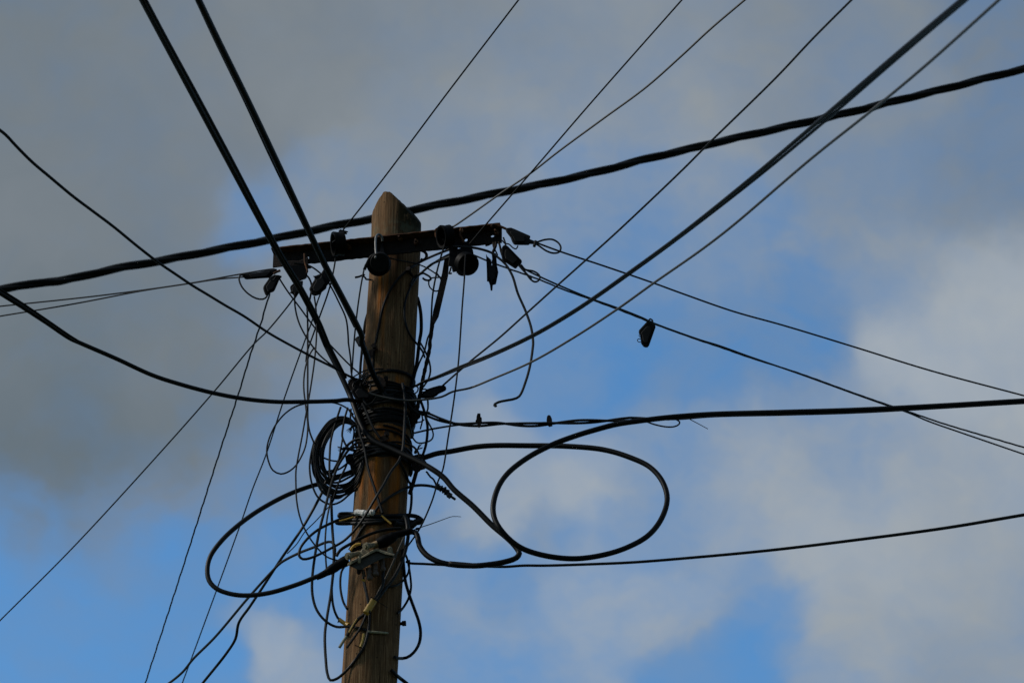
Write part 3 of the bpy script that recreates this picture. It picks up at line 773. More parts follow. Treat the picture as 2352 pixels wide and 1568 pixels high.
cable('wire from the bell insulator joining the clamp wire toward the right edge', 3.9, 'B:880,715 1000,766 1200,840 1450,928 1700,1030 1920,1108 2000,1138; I:1250,1018 1500,1117 1570,1147 1690,1193 2091,1337; Q5:250,820 450,890 800,1002 1200,1146 1420,1222 1600,1282 1800,1350 2352,1513', [(0, ARM_DY(1080) - .03), (1, 1.62)], ext=(0, 8), name='overhead_wire', cat='wire', w2=4.4, wob=.0004)
R10 = cable('heavy black cable from the right edge making the big oval loop', 12.0,
  'Q5:2352,1193 1800,1226 1200,1256 700,1271 200,1285 0,1298; H:1700,332 1500,356 1300,386 1150,425 1000,470 800,545 600,652 450,772 375,885 338,1030 352,1130 420,1238 540,1342 700,1403 960,1437 1200,1408 1400,1344 1560,1250 1660,1120 1703,970 1668,838 1570,722 1400,640 1200,583 900,556 600,552 350,551 200,562 0,598; E:1000,1150 890,1185 820,1200', [(0, -.3), (.3, -.25), (.55, -.42), (.8, -.22), (1, -.02)], ext=(10, 0))
wire(None, 3.6, 'Q5:2352,1210 1200,1275 700,1290 200,1302 0,1318; H:1700,348', (-.31, -.28), parent=R10, ext=(10, 0), name='support_wire')
wire(None, 2.0, 'H:1880,345 1950,382 2022,421', -.3, parent=R10, name='tie_end', w2=1.6)
# twisted service pair with two clamps
def twisted():
    P = resample(path3('E:800,770 900,795 1040,848 1200,886 1370,890 1560,880 1750,890 1900,890 2020,880; H:980,366 1200,358 1400,346 1560,346 1720,338', (-.06, -.27), .004, 6), .012)
    mb = MB()
    for Q in strands(P, 2, 0, 3.2 * MPP, .36): mb.add(*tube_geo(Q, 2.9 * MPP, 8))
    o = mb.build('twisted_cable', BLACK); tag(o, 'twisted cable with two small clamps leading right from the pole', 'cable', G1)
    wire(None, 4.4, 'E:800,966 920,938 1100,906 1200,893', (-.05, -.1), parent=o, name='strand')
    wire(None, 3.6, 'H:1340,340 1430,330 1530,360 1600,385 1700,405 1760,402 1795,385 1800,365 1775,348', -.27, parent=o, name='tail', step=4)
    for q, nm in (('E:1366,790 1392,790 1394,822 1404,828 1406,870 1396,880 1398,905 1385,918 1375,918 1364,900 1364,885 1348,865 1350,850 1356,845 1358,815', 'clamp'),
                  ('E:1990,815 2005,803 2022,812 2034,840 2038,905 2010,912 1990,895 1985,850', 'clamp')):
        mb = MB(); prism(mb, q, -.16, .018); mb.build(nm, RUSTD, o, smooth=False)
twisted()
cable('slim cable leaving the pole low on the right for the right edge', 7.6, 'Q8:2352,408 1800,500 1200,580 600,652 0,708; Q7:2000,735 1700,748 1400,757 1250,757 1130,765 900,760 700,752 560,745 470,740; G:990,650', (-.3, -.03), m=DARK, ext=(8, 0), w2=5.8)
G2 = 'loose wires hanging about the pole'
def tail(label, w, spec, dy=-.02, **kw):
    kw.setdefault('name', 'cable_tail'); kw.setdefault('cat', 'wire'); kw.setdefault('group', G2)
    kw.setdefault('m', BLACK if random.random() < .55 else DARK)
    return wire(label, w, spec, dy, **kw)
tail('thin wire hanging from the bell insulator down past the right of the pole', 3.8, 'L:930,900 905,1300; B:802,905 780,1200; C:2115,0 2090,350 2050,680 2000,1000 1950,1300; F:1610,40 1560,200 1470,400 1370,545 1330,590', [(0, a4 - .1), (1, -.05)])
R14 = tail('cut off cable end curling down under the right part of the crossarm', 5.8, 'B:700,640 780,645 870,650 950,665 1040,695 1110,745 1170,800 1230,900 1280,1060 1350,1220 1400,1370 1417,1500; E:1862,200 1840,350 1800,500 1740,638 1690,662 1650,670 1560,688 1522,708 1518,722', ARM_DY(1100) - .045)
wire(None, 4.5, 'E:1520,700 1530,728', ARM_DY(1100) - .045, parent=R14, name='frayed_tip', step=2, w2=7)
tail('black lead arching from under the crossarm down the pole face, left one', 5.6, 'L:560,750; A:2000,672 1950,690 1830,740 1680,820 1560,920 1470,1050 1410,1200 1380,1350 1345,1510; C:1338,180 1330,300 1320,420', [(0, ARM_DY(1050) - .02), (.2, -.04), (1, -.03)])
tail('black lead arching from under the crossarm down the pole face, right one', 4.8, 'A:2060,690 2010,710 1900,770 1780,860 1700,940 1640,1050 1607,1180 1612,1300 1650,1420 1710,1500 1770,1580; C:1790,290', [(0, ARM_DY(1050) - .02), (.25, -.03), (1, -.03)])
tail('short lead running from the terminal box to the right edge of the pole', 5.6, 'A:2040,720 1990,740 1850,800 1760,875 1690,920 1660,990', [(0, ARM_DY(1050) - .02), (1, -.03)])
tail('fine wire crossing the pole just under the round insulator', 3.2, 'K:680,835 900,895 1200,955 1450,1005 1650,1075 1760,1130 1950,1250 2090,1370', [(0, a2 - .02), (.6, -.09), (1, -.05)])
tail('small open ring of wire right of the pole beside the brace', 3.4, 'A:1990,905 1950,915 1900,918 1845,925 1825,960 1835,1005 1870,1035 1900,1040 1935,1015 1945,970 1925,915 1890,870', -.05)
tail('wire dropping from the oval ring insulator along the brace', 4.2, 'L:385,660; A:1960,650 1900,860 1860,1080 1847,1300 1835,1420; C:1818,110 1785,240 1740,340 1700,450', [(0, a3 - .07), (1, -.04)])
tail('wire hanging below the round insulator left of the pole edge', 3.8, 'A:1260,800 1250,830 1220,980 1190,1180 1165,1400; C:1150,230 1140,380 1132,470', [(0, a2 - .06), (1, -.04)])
tail('wire from the hanger plate passing behind the thick cables to the lashing', 4.0, 'A:620,790 730,805 780,825 840,868 900,925 960,1020 1020,1140 1085,1290 1105,1480; C:1105,150 1125,300 1134,440 1165,530 1200,600', [(0, ARM_DY(680) - .04), (1, -.06)])
tail('black cable running down the left edge of the pole', 6.0, 'A:1290,1205 1258,1310 1243,1420; C:1236,120 1225,250 1216,340 1210,440 1205,540', .01, m=PLAST)
tail('wire running from the small left clamp down behind the thick cable', 3.8, 'A:470,900 560,1040 680,1200 760,1310; C:860,90 945,180 1110,350 1195,425 1260,470', [(0, ARM_DY(640) - .03), (1, -.02)])
tail('plumb straight wire hanging down into the coil', 4.2, 'A:735,1180 740,1290 741,1500; C:741,400 741,700 743,860 760,960 800,1060', [(0, ARM_DY(700)), (1, -.05)])
tail('long slack wire swaying down left of the coil to the connector box', 3.8, 'A:800,1088 815,1200 821,1400; C:805,290 778,490 752,650 725,800 690,1000 655,1180 636,1300; F:535,60 542,200 570,330 620,440 690,540 770,615 880,650', [(0, ARM_DY(733) - .03), (1, -.12)])
tail('thin wire forming the tall narrow loop left of the coil', 3.9, 'C:800,200 760,260 730,340 712,430 705,520 708,600 718,680 726,750 740,860 740,950 722,1080 692,1160 640,1250 580,1305 500,1332 430,1300 390,1220 374,1130 385,1050 420,955 462,880 540,790 630,730 715,704 850,690 990,698 1090,742 1150,800', [(0, -.05), (1, -.04)])
tail('looping lead from the flat clamp to the small clamp', 4.2, 'A:180,890 135,900 126,935 150,1000 210,1065 280,1105 340,1112 372,1092 382,1060', ARM_DY(640) - .03)
tail('short lead curling out of the rusty hanger plate', 4.4, 'A:700,900 735,903 762,940 775,985 770,1060 752,1150 735,1240', ARM_DY(690) - .03)
tail('slack wire bowing from the hidden clamp under the thick cable to the lashing', 4.0, 'A:622,1060 628,1180 658,1310 715,1430 800,1555; C:850,270 945,350 1060,425 1160,490', [(0, ARM_DY(685) - .03), (1, -.06)])
tail('wire from the ring insulator down to the left wires', 3.8, 'J:1470,800; A:985,785 940,1000 840,1290 750,1540; C:735,240 725,330', [(0, a1 - .03), (1, 0)])
# lower left
tail('cable from the bottom edge rising to a hook shaped end left of the pole', 6.0, 'Q6:1110,1600 1170,1562 1260,1487 1330,1400 1480,1250 1700,990 1880,790 1935,737; F:550,590 690,535 760,506 800,502 826,525 830,590', [(0, 1.2), (.6, .15), (1, -.05)], ext=(4, 0), m=DARK)
tail('kinked cable from the bottom edge rising past the coil to the pole', 6.6, 'Q6:1340,1640 1395,1567 1560,1360 1622,1260 1645,1150 1720,1040 1800,920 1930,720 2100,470; F:740,112; C:900,1412 980,1290 1040,1170 1090,1085 1140,1040 1200,1017 1280,1010', [(0, 1.0), (.6, .05), (1, -.07)], ext=(4, 0), m=DARK)
L3 = tail('cable dropping past the coil into the lower loop with a pale taped end', 6.0, 'C:1250,1045 1180,1055 1115,1108 1062,1180 1012,1262 960,1400; F:788,120 745,290 710,430 680,600 659,770 660,900 690,1010 755,1095 840,1142 940,1140 1060,1165 1100,1180', [(0, -.07), (.2, -.09), (.85, -.06), (1, -.1)], m=DARK)
wire('pale taped tip', 7.0, 'F:1080,1180 1150,1185 1230,1191', -.08, parent=L3, m=PALE, name='taped_tip', w2=5)
tail('fine branch wire slanting down left behind the coil', 2.6, 'C:1090,1245 1030,1370; F:820,190 760,262 680,350 600,430 540,520 470,590', -.03)
L5 = tail('longest hanging loop, reaching lowest on the left of the pole', 6.2, 'P:400,1350; F:800,180 810,400 822,600 815,740 798,900 770,1070 754,1200 760,1380 774,1500 795,1545 845,1533 920,1468 1000,1370 1050,1290 1080,1180 1090,1060 1075,920 1050,820 1042,770', [(0, -.03), (.6, -.06), (1, -.12)], m=DARK)
wire('yellow tag', 5.5, 'F:1048,1195 1040,1240 1022,1295', -.118, parent=L5, m=YEL, name='cable_tag')
wire(None, 2, 'F:980,1280 1045,1310', -.118, parent=L5, name='cable_tie')
tail('short free end hanging straight below the coil', 4.0, 'F:800,180 770,330 756,500 760,620 766,705', -.04)
L7 = tail('lead dropping left of the connector box to a yellow tag on the pole edge', 5.4, 'F:828,540 818,740 806,850 816,980 838,1050 862,1088 940,1132', [(0, -.1), (1, -.03)], m=DARK)
wire('yellow tag', 9.5, 'F:862,1088 895,1112 934,1130', -.055, parent=L7, m=YEL, name='cable_tag')
wire(None, 2.6, 'F:866,1075 852,1110', -.06, parent=L7, name='cable_tie')
tail('short bowed lead behind the left end of the connector box', 5.2, 'F:900,690 880,725 870,800 875,880 895,960 920,1006', .0)
# thick loop to the left and its boot
LL = tail('thick black cable loop bulging far out to the left of the pole', 10.6, 'C:1200,1290 1100,1330 1000,1368 850,1425; Q6:2180,200 2000,262 1800,367 1650,472 1530,582 1450,692 1428,782 1440,860 1490,915 1580,950 1690,963 1850,946 2050,886 2200,827; F:720,757', [(0, .03), (.15, .02), (.5, -.15), (1, -.16)], m=DARK)

# ================================================================== CABLE COIL
def coil():
    mb = MB(); rnd = random.Random(11)
    outer = [(860, 330), (700, 150), (570, 105), (400, 165), (250, 330), (150, 530), (108, 760), (140, 1000), (230, 1190), (370, 1330), (520, 1378), (680, 1310), (800, 1190), (900, 900), (910, 550)]
    inner = [(860, 350), (730, 225), (610, 225), (500, 290), (420, 400), (345, 560), (312, 720), (312, 860), (350, 970), (430, 1020), (540, 1020), (660, 985), (780, 920), (890, 800), (910, 550)]
    fr = [0, .05, .12, .17, .24, .30, .37, .44, .55, .72, .86, 1.0]
    for k, f in enumerate(fr):
        pts = []
        for i, (a, b) in enumerate(zip(outer, inner)):
            g = f * (.85 if 2 <= i <= 6 else 1)
            j = 7 if 2 <= i <= 6 else 20
            x = a[0] + (b[0] - a[0]) * g + rnd.uniform(-j, j); y = a[1] + (b[1] - a[1]) * g + rnd.uniform(-j, j)
            pts.append(d2('P', x, y))
        q = catmull(pts, 5, True); n = len(q)
        ph = rnd.uniform(0, 6)
        dyk = -.045 + .09 * rnd.random()
        P = []
        for i, p in enumerate(q):
            v = at(p.x, p.y, dyk + .012 * math.sin(ph + 6.28 * i / n))
            dx = v.x - axis(v.z)
            if dx > -pole_r(v.z) - .004: v = at(p.x, p.y, (-1 if k % 2 else 1) * math.sqrt(max(0, (pole_r(v.z) + .006) ** 2 - dx * dx)) if abs(dx) < pole_r(v.z) + .006 else dyk)
            P.append(v)
        mb.add(*tube_geo(P, rnd.uniform(2.3, 2.9) * MPP, 7, closed=True))
    for sp, w in (('P:140,505 95,690 73,900 108,1150 200,1360 315,1448 430,1476 560,1432 700,1315 810,1225', 4.6),
               ('P:215,560 225,680 270,730 340,765 420,790 530,802', 4), ('P:230,870 300,960 420,945 520,930 640,850 740,750', 4.5),
               ('P:120,640 150,850 190,1120 260,1270 360,1350', 4.6), ('P:660,840 600,980 500,1200 430,1440', 4)):
        mb.add(*tube_geo(path3(sp, -.03, .003, 5), w * MPP / 2, 7))
    o = mb.build('cable_coil', BLACK); tag(o, 'coil of many turns of black cable hung on the left side of the pole', 'cable coil')
coil()

# ================================================================== LASHINGS AND BANDS ROUND THE POLE
def zat(fr, y): return atf(fr, 1450 if fr in 'C' else 1100, y, -.09).z
def lash(y0, y1, turns, w, label, tilt=.01, jit=.003, m=BLACK, name='lashing_wire', cat='wire', seed=1):
    rnd = random.Random(seed); z0, z1 = zat('C', y0), zat('C', y1); P = []
    n = int(turns * 40); ph = rnd.uniform(0, 6); r = w * MPP / 2
    js = [rnd.uniform(-1, 1) for _ in range(12)]
    for i in range(n + 1):
        t = i / n; a = 2 * math.pi * turns * t - math.pi / 2
        z = z0 + (z1 - z0) * t + tilt * math.sin(a + ph) + jit * sum(js[q] * math.sin(a * (q + 1) * .37 + js[-q - 1] * 6) for q in range(5))
        R = pole_r(z) + r + .0005 + abs(jit) * .6 * (1 + math.sin(a * 1.7 + ph))
        P.append(Vector((axis(z) + R * math.cos(a), YP + R * math.sin(a), z)))
    mb = MB(); mb.add(*tube_geo(P, r, 7)); return tag(mb.build(name, m), label, cat, 'lashings wrapped round the pole')
lash(392, 415, 2.2, 4, 'uppermost black wire lashed round the pole', .008, .002, seed=1)
lash(470, 520, 2.3, 4.5, 'black wires wrapped round the pole over the rusty bolt', .016, .003, seed=2)
lash(560, 700, 5.3, 6.0, 'tangle of dark wires wrapped round the pole beneath the grey cable', .016, .006, m=DARK, seed=3)
lash(600, 760, 4.3, 5, 'loose black wrapping under the tangle on the pole', .024, .007, seed=9)
lash(745, 865, 7.3, 6.0, 'tight black wrapping of many turns above the orange stain', .006, .003, seed=4)
lash(930, 975, 1.3, 5, 'single slanted black wire round the pole below the tight wrapping', .012, .002, seed=5)
lash(1050, 1160, 5.3, 6, 'thick black wrapping where the heavy cable crosses the pole', .014, .005, seed=6)
lash(1085, 1150, 2.3, 8, 'broad dark cable wound round the pole above the orange streaks', .010, .003, m=DARK, seed=8)
def sleeve(y0, y1, label, ex_=.004, seed=1, m=TAPE):
    rnd = random.Random(seed); z0, z1 = zat('C', y0), zat('C', y1); mb = MB(); V = []; F = []; n = 48; mm = 14
    ph = [rnd.uniform(0, 6) for _ in range(6)]
    for i in range(mm + 1):
        for k in range(n):
            a = 2 * math.pi * k / n; z = z0 + (z1 - z0) * i / mm + (.006 * math.sin(2 * a + ph[0]) + .003 * math.sin(5 * a + ph[1]))
            R = pole_r(z) + ex_ * (1 + .35 * math.sin(3 * a + ph[2] + i) + .3 * math.sin(i * 2.1 + ph[3]))
            if i in (0, mm): R = pole_r(z) + .0002
            V.append((axis(z) + R * math.cos(a), YP + R * math.sin(a), z))
    for i in range(mm):
        for k in range(n): F.append((i * n + k, i * n + (k + 1) % n, (i + 1) * n + (k + 1) % n, (i + 1) * n + k))
    mb.add(V, F); return tag(mb.build('tape_wrap', m), label, 'tape', 'tape wraps round the pole')
sleeve(590, 668, 'black tape wrap round the pole behind the grey cable', .003, 2)
sleeve(748, 868, 'wide black tape wrap under the tight wire wrapping', .003, 3)
sleeve(1085, 1165, 'black tape wrap under the crossing heavy cable', .003, 4)
# brackets and couplings clinging to the sides
def lump(spec, dy, th, label, m, name='pole_bracket', cat='bracket', bevel=.003):
    mb = MB(); prism(mb, spec, dy, th, .9); return tag(mb.build(name, m, None, smooth=False, bevel=bevel), label, cat)
lump('C:1100,500 1120,480 1170,470 1210,480 1220,520 1200,560 1190,600 1150,610 1125,585 1105,545', -.06, .05, 'lumpy rusty bracket on the left side of the pole at the lashing', RUSTD)
lump('C:1075,1175 1110,1150 1180,1150 1200,1200 1190,1330 1150,1330 1125,1290 1120,1255 1085,1235', -.03, .06, 'dark bracket on the left side of the pole beside the coil', RUSTD)
b_ = lump('C:1672,1190 1700,1160 1760,1150 1790,1205 1808,1230 1812,1265 1790,1290 1750,1300 1740,1318 1690,1308 1672,1290', -.05, .06, 'dark coupling on the right edge of the pole where the heavy cable leaves', RUSTD)
lump('C:1668,740 1720,750 1760,770 1750,830 1725,850 1725,885 1700,885 1690,910 1675,930 1668,860', -.04, .05, 'dark stepped bracket on the right edge of the pole by the twisted cable', RUSTD)
lump('C:1780,775 1830,772 1842,785 1835,798 1800,805 1775,800', -.05, .015, 'brown taped stub at the start of the twisted cable', RUST, 'cable_stub', 'stub', .002)
lump('C:1310,215 1355,200 1365,212 1330,235 1325,290 1300,300 1285,230', -.10, .02, 'small rusty cleat high on the pole beside the right thick cable', RUSTD, bevel=.001)
lump('C:1330,460 1380,450 1420,480 1445,475 1440,545 1400,560 1340,530', -.115, .025, 'rusty bolt plate on the pole front behind the right thick cable', RUSTD, bevel=.001)
lump('C:1380,1005 1420,985 1465,990 1470,1020 1430,1040 1390,1040', -.112, .02, 'rusty cleat on the pole front above the crossing heavy cable', RUSTD, bevel=.001)
def fray(spec_stub, tips, dy, label):
    o = tail(label, 7, spec_stub, dy, name='frayed_cable_end', group=None, m=BLACK)
    s = parse(spec_stub)[-1]; mb = MB(); fr = spec_stub.split(':')[0]
    for (x, y) in tips:
        e = d2(fr, x, y); mb.add(*tube_geo([at(s[0], s[1], dy), at((s[0] + e[0]) / 2, (s[1] + e[1]) / 2 - .6, dy - .004), at(e[0], e[1], dy - random.uniform(-.01, .01))], [.0018, .0016, .0010], 5))
    mb.build('strands', BLACK, o)
fray('O:470,440 400,420 345,460', [(232, 538), (262, 560), (292, 575), (318, 588), (350, 540), (250, 520)], -.08, 'frayed cable end splaying out left of the pole inside the coil')
fray('O:420,950 300,915 170,900', [(50, 862), (55, 890), (62, 935), (75, 962), (60, 875)], -.09, 'frayed cable end pointing left at the lower lashing')
fray('O:1680,1000 1690,960 1720,930', [(1770, 815), (1790, 822), (1812, 815), (1835, 880), (1830, 900), (1750, 840)], -.06, 'frayed cable end pointing up right of the pole')
def tangle():
    mb = MB()
    for sp, w, dy in (('C:1140,470 1170,452 1210,428 1260,405 1330,392 1420,390', 3.2, -.07), ('C:1165,525 1200,490 1240,440 1252,415 1240,405', 3, -.08), ('C:1150,565 1158,520 1190,500 1216,520 1200,562 1165,575', 3, -.07),
                      ('C:1105,530 1130,490 1160,478 1195,492 1230,520 1290,540', 4, -.07), ('M:640,690 760,600 900,500 1000,390 1010,470 960,600 880,760', 3.4, -.11), ('M:560,830 580,740 700,640 850,620 1010,660', 3.4, -.1),
                      ('M:900,800 1000,760 1080,720 1120,800 1090,920', 4, -.11), ('C:1190,600 1230,640 1260,700 1330,760 1400,780', 5, -.1), ('C:1230,700 1260,760 1300,860 1340,940 1390,1010', 6.4, -.11),
                      ('C:1210,730 1260,720 1310,700 1360,640', 4, -.11), ('C:1480,640 1540,600 1600,590 1660,600', 4, -.1), ('C:1500,560 1580,545 1650,560 1690,590', 4.4, -.08),
                      ('C:1620,620 1640,700 1690,760 1740,800', 5, -.08), ('C:1660,560 1700,545 1730,560 1720,600 1690,615', 3.4, -.04), ('C:1690,590 1680,640 1700,690 1695,720', 3.4, -.03),
                      ('C:1690,860 1730,870 1765,860 1785,845', 3.2, -.03), ('C:1750,930 1770,840 1755,790 1720,760', 3.6, -.04), ('C:1200,1060 1260,1040 1320,1050 1380,1085', 5.4, -.1),
                      ('C:1150,1180 1200,1160 1270,1130 1350,1110', 5, -.1), ('C:1040,1110 1100,1105 1190,1090 1280,1090', 5, -.09), ('C:1420,1060 1520,1045 1620,1060 1690,1090 1730,1140 1745,1185', 5, -.09),
                      ('C:1440,1090 1540,1120 1640,1155 1720,1190 1765,1210', 6, -.09)):
        mb.add(*tube_geo(path3(sp, dy, w * MPP / 2, 5), w * MPP / 2, 7))
    tag(mb.build('wire_tangle', BLACK), 'messy tangle of short black tie wires round the middle of the pole', 'wire tangle')
tangle()
tail('black lead dropping from the sagging left cable into the left part of the coil', 5.0, 'P:560,-50 500,130 440,330 402,500 388,700 385,950 402,1070', -.05, m=BLACK)
tail('black lead dropping from the sagging left cable into the middle of the coil', 4.8, 'P:670,-40 622,130 592,300 582,400 604,470 650,560 690,600', -.055, m=BLACK)
tail('short straight lead inside the coil ending at the frayed end', 4.0, 'P:592,420 570,560 545,700 524,800', -.05, m=BLACK)
tail('short lead hanging between the coil top and the pole', 4.2, 'P:722,-20 716,60 712,140; P:770,320 757,450 742,570', -.045, m=BLACK)
tail('lead bending over the coil top toward the pole', 4.6, 'P:690,-10 745,90 800,180 835,280 850,360', -.06, m=BLACK)
# right side of the pole
tail('wide black strap cable lying down the right edge of the pole', 8, 'A:1725,1100 1742,1165 1755,1250 1757,1400; E:845,150 825,320 795,470 758,590 740,640', [(0, .05), (.25, .0), (1, -.03)], m=PLAST)
tail('wire bowing out right of the brace foot', 4.4, 'E:850,150 900,240 935,330 945,410 928,480 880,555', -.04)
tail('thin grey wire curving in a small hook right of the pole', 3.8, 'O:1510,220 1560,430 1610,650; E:785,1005 815,1045 850,1057 890,1052 935,1038 962,1015 970,975 955,925 925,870 895,810', [(0, -.1), (.4, -.02), (1, -.05)], m=GREY)
tail('black lead running down the right side from the clamp to the coupling', 6.2, 'E:850,660 880,740 905,830 918,900 915,1000 900,1090 870,1180', -.03)
tail('short wire hanging straight under the right wedge clamp', 4.2, 'N:1020,1180 1035,1400; E:922,680 922,750 905,790', -.05)
X3 = tail('long dark lead crossing the pole front into the left loop with a yellow strip', 6.2, 'C:1590,520 1602,600 1614,720 1610,850 1602,1000 1592,1110 1565,1200 1480,1320 1420,1430; F:1140,165 1060,300 990,400 900,492 800,550 720,592 640,625 588,632 560,608 566,556 620,480 700,412 780,370 870,330 975,300', [(0, -.1), (.4, -.14), (.6, -.08), (1, -.08)], m=DARK)
wire('yellow strip', 3.6, 'F:862,345 910,334 968,315', -.095, parent=X3, m=YEL, name='cable_tag')
tail('dark lead running down the left half of the pole front', 6.2, 'O:490,420 520,600 570,760 620,930; C:1262,1180 1290,1310 1340,1460; F:1135,120 1168,220 1188,285', -.1, m=DARK)
tail('faint dark lead along the right half of the pole front', 6.0, 'C:1560,1220 1610,1310 1645,1400; F:1398,60 1408,150 1402,250 1385,330 1378,420', -.03, m=BLACK)
X8 = tail('cable crossing behind the white tape with a knotted taped end pointing right', 6.4, 'F:940,560 990,480 1030,410 1070,360 1120,290 1180,212 1280,140 1380,92 1450,76 1530,78 1610,94', [(0, -.08), (.75, -.05), (1, -.07)], m=DARK)
mb = MB(); Pk = path3('F:1596,78 1612,92 1640,104 1662,116 1680,135 1692,150 1704,158', -.07, .003, 2); rr_ = [(4.6 + 3.0 * abs(math.sin(i * .9)) + 1.5 * math.sin(i * 2.3)) * MPP for i in range(len(Pk))]
mb.add(*tube_geo(Pk, rr_, 8)); mb.build('knotted_tape', TAPE, X8)
wire(None, 6, 'F:1704,158 1738,182', -.07, parent=X8, name='tip')
wire(None, 4.4, 'C:1800,1310 1850,1365 1878,1400 1890,1430', -.06, parent=X8, name='twist_wire', wob=.0012, step=3)
X9 = tail('tie wire end poking out right above the small loop', 2.4, 'F:1400,420 1450,402 1490,388 1560,365 1640,336 1720,310 1782,313', -.06, w2=1.4)
wire(None, 6, 'F:1440,405 1462,402', -.06, parent=X9, name='tie_head', step=2)
tail('rusty rod running down the right edge below the coupling', 9, 'C:1718,1300 1690,1400 1655,1510', -.03, m=RUSTD, name='tie_rod', cat='rod', group=None)
tail('upper short loop low on the right of the pole', 5.2, 'F:1345,560 1372,620 1388,690 1402,790 1404,850 1380,940 1325,1022 1300,1040', .0)
tail('large drooping loop low on the right of the pole', 7.0, 'F:1340,560 1350,700 1362,800 1392,905 1432,1015 1462,1100 1476,1180 1466,1265 1425,1335 1372,1374 1310,1380 1280,1370', .0, m=BLACK)
tail('short lead crossing the right edge of the pole below the connector box', 4.6, 'F:1390,640 1385,730 1340,800 1290,830 1235,842', -.03)
X13 = tail('black cable slanting down the pole front to the large yellow tag', 8.0, 'F:1385,330 1380,480 1345,620 1280,760 1205,860 1150,935 1060,1040 1000,1090 955,1150 918,1215', [(0, -.07), (1, -.1)], m=DARK)
wire('yellow tag', 15.5, 'F:1124,942 1064,1040', -.125, parent=X13, m=YEL, name='cable_tag', sides=10)
wire('pale cut end', 6.8, 'F:925,1205 900,1240 864,1298', -.1, parent=X13, m=PALE, name='cut_end')
wire('yellow edging', 3.4, 'F:995,1082 965,1130 935,1185', -.128, parent=X13, m=YEL, name='cable_tag')
wire(None, 5.4, 'F:1070,1040 1025,1145 970,1230 920,1300', -.1, parent=X13, name='cut_end', m=DARK)
wire(None, 2, 'F:1100,918 1230,1000', -.14, parent=X13, name='cable_tie', w2=1.2)
tail('thinner brown lead beside the slanting cable on the pole front', 4.4, 'F:1350,470 1310,560 1262,670 1200,800 1135,925', -.1, m=mat('brownish_jacket', (.045, .035, .022), .6))
tail('stray cable end leaving the pole at the bottom edge', 8.0, 'F:1255,1470 1295,1508 1370,1568 1420,1610', -.0, ext=(0, .8), m=BLACK)
tail('arched black lead over the connector box to the left', 7.2, 'F:842,608 870,565 960,510 1060,458 1160,422 1250,405 1330,400', -.12, m=BLACK)
tail('tie wire stub twisted round the hanging wire left of the pole', 5.0, 'J:1880,1200 1960,1185 2080,1140 2050,1165 2100,1210 2110,1235 2190,1245; A:1320,942', -.06, m=BLACK, step=2, w2=4)
tail('curled tie wire stub on the right edge of the pole', 5.0, 'K:1560,1290 1650,1260 1740,1300 1830,1360 1850,1420 1790,1445 1700,1430 1640,1385', -.05, m=BLACK, step=2)
# cables bound round the pole by the white tape
def bound(spec, w, label, m=BLACK):
    return tail(label, w, spec, -.05, m=m, group='cables bound round the pole')
BD = bound('R:1830,320 1740,250 1600,215 1200,222 820,235 400,185 180,180 100,190 88,225 130,240 380,232', 9.5, 'upper bound cable with white tape round the pole')
mb = MB(); Pw = path3('R:425,180 480,155 560,158 640,175 700,178 760,160 830,160', -.05, 8 * MPP, 2); mb.add(*tube_geo(Pw, [(7.4 + .7 * math.sin(i * .8) + .5 * math.sin(i * 2.7)) * MPP * (.55 if i in (0, len(Pw) - 1) else 1) for i in range(len(Pw))], 9)); mb.build('white_tape', WHITE, BD)
wire('yellow strip', 4.2, 'R:975,215 1060,290 1175,385', -.12, parent=BD, m=YEL, name='cable_tag')
bound('R:1800,330 1700,350 1500,330 900,310 380,310 100,330 30,345 40,370 120,382 420,375 700,372 1000,340', 8.5, 'lower bound cable round the pole below the white tape', DARK)
bound('R:1820,300 1760,340 1690,350 1600,430 1500,440 1250,380', 15, 'fat cable end bulging right of the pole beside the white tape', DARK)
tail('heavy lead dropping on the right of the pole front into the connector boot', 8.6, 'R:1440,210 1480,260 1500,340 1520,480 1500,560', -.1, m=DARK)

# ================================================================== CONNECTOR BOX
jb = empty('connector_box', atf('R', 640, 1050, -.14), 'weathered cream cable connector box with bolts and black boots on the pole', 'connector box')
mb = MB(); prism(mb, 'R:262,1255 268,1215 300,1190 580,1060 700,985 820,925 890,922 960,940 1240,1030 1235,1058 1050,1025 900,960 840,965 560,1110 300,1255 275,1268', -.185, .05)
mb.build('flange', CREAM, jb, smooth=False, bevel=.002)
mb = MB(); prism(mb, 'R:290,1262 560,1115 840,972 900,970 1040,1030 1230,1060 1220,1100 1060,1100 980,1120 860,1180 700,1260 560,1345 500,1350 420,1320', -.175, .06)
mb.build('casing', mat('shaded_casting', (.028, .023, .017), .8, var=.35, scale=60, bump=.5), jb, smooth=False, bevel=.003)  # shade on the underside of the box is put into this darker colour
mb = MB(); prism(mb, 'R:480,1000 490,960 540,955 560,910 640,890 720,950 740,985 600,1050 500,1085 470,1060', -.17, .04); mb.build('bridge', CREAM, jb, smooth=False, bevel=.004)
mb = MB(); prism(mb, 'R:1100,880 1150,865 1200,900 1210,1010 1140,1020 1090,960', -.11, .03); mb.build('lug_plate', CREAM, jb, smooth=False, bevel=.003)
def gland(x, y, ax, name='gland_nut', s=1.0):
    mb = MB(); c = atf('R', x, y, -.19)
    lathe(mb, c, ax, [(0, .022 * s), (.007 * s, .022 * s), (.008 * s, .016 * s), (.013 * s, .016 * s), (.0135 * s, .004 * s), (.011 * s, .002 * s), (.011 * s, -.012 * s), (.009 * s, -.014 * s), (.009 * s, -.05 * s)], 14)
    mb.build(name, CREAM, jb)
gland(690, 850, -FWD * .75 - RT * .55 - UP * .05, s=.95)
gland(320, 1050, -FWD * .75 - RT * .55 - UP * .1, s=.95)
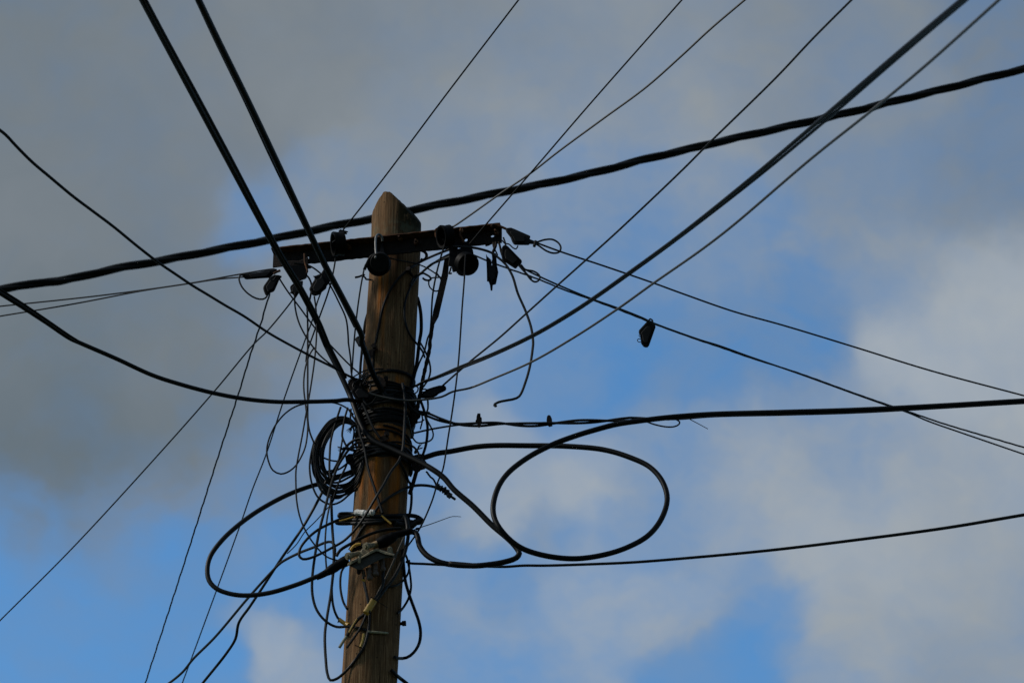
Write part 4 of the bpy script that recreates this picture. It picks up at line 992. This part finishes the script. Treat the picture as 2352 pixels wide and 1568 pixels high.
mb = MB(); lathe(mb, atf('R', 830, 830, -.165), RT * .8 + UP * .35, [(0, -.01), (.012, -.01), (.012, .012), (0, .012)], 12); mb.build('brass_collar', mat('brass_dirty', (.16, .095, .03), .6, var=.3, scale=80), jb)
for (x, y, ww) in ((508, 1140, .0055), (500, 1372, .0075)):
    mb = MB(); lathe(mb, atf('R', x, y, -.19 if y < 1200 else -.15), -UP * .8 - FWD * .5, [(0, -.012), (ww, -.012), (ww, .006), (ww * .6, .012), (0, .012)], 6); mb.build('bolt', CREAM if y < 1200 else RUSTD, jb)
# rubber boots on the two thick cables
def boot(spec, ws, name='boot'):
    P = path3(spec, -.165, .004, 3); n = len(P); R = []
    for i in range(n):
        t = i / (n - 1) * (len(ws) - 1); k = min(int(t), len(ws) - 2); R.append((ws[k] + (ws[k + 1] - ws[k]) * (t - k)) * MPP / 2)
    mb = MB(); mb.add(*tube_geo(P, R, 14)); mb.build(name, PLAST, jb)
boot('F:690,772 750,742 812,705 870,668 925,640', [12, 14, 15, 20, 22, 21, 24, 24])
boot('R:885,810 960,780 1100,720 1250,640 1320,605 1400,585 1560,545 1610,540', [22, 26, 27, 24, 23, 15, 15, 14, 16, 14])
for (x0, y0, x1, y1, w) in ((700, 1310, 730, 1560, 13), (820, 1230, 850, 1480, 15), (965, 1120, 1010, 1370, 11), (580, 1340, 610, 1500, 8)):
    mb = MB(); a = atf('R', x0, y0, -.15); b = atf('R', x1, y1, -.14); P = [a.lerp(b, t) for t in (0, .25, .5, .52, .7, .72, .9, 1)]
    mb.add(*tube_geo(P, [k * w * MPP / 2 for k in (1, 1, 1, .84, .84, 1.02, 1.02, .7)], 12)); mb.build('terminal', BROWN, jb)
ld = rod('R:1010,1370 1000,1500; F:1195,790 1190,830 1165,880 1130,930', -.13, 6, 'lead', GREY if False else DARK, jb)
ld = rod('F:1050,790 1062,850 1080,940 1092,1040', -.13, 5, 'lead', DARK, jb)
rod('F:1034,788 1056,796', -.14, 5, 'lead_band', YEL, ld)
ys = tail('yellow striped strap arching over the left bolt of the connector box', 6, 'F:946,566 965,540 990,524 1024,518', -.16, m=YEL, name='cable_tag', cat='tag', group=None)
rod('R:320,960 400,930 500,880 600,830', -.15, 9, 'backing', BLACK, ys)

for o in bpy.data.objects:
    for k in ('_o', '_a', '_b', '_d'):
        if k in o: del o[k]
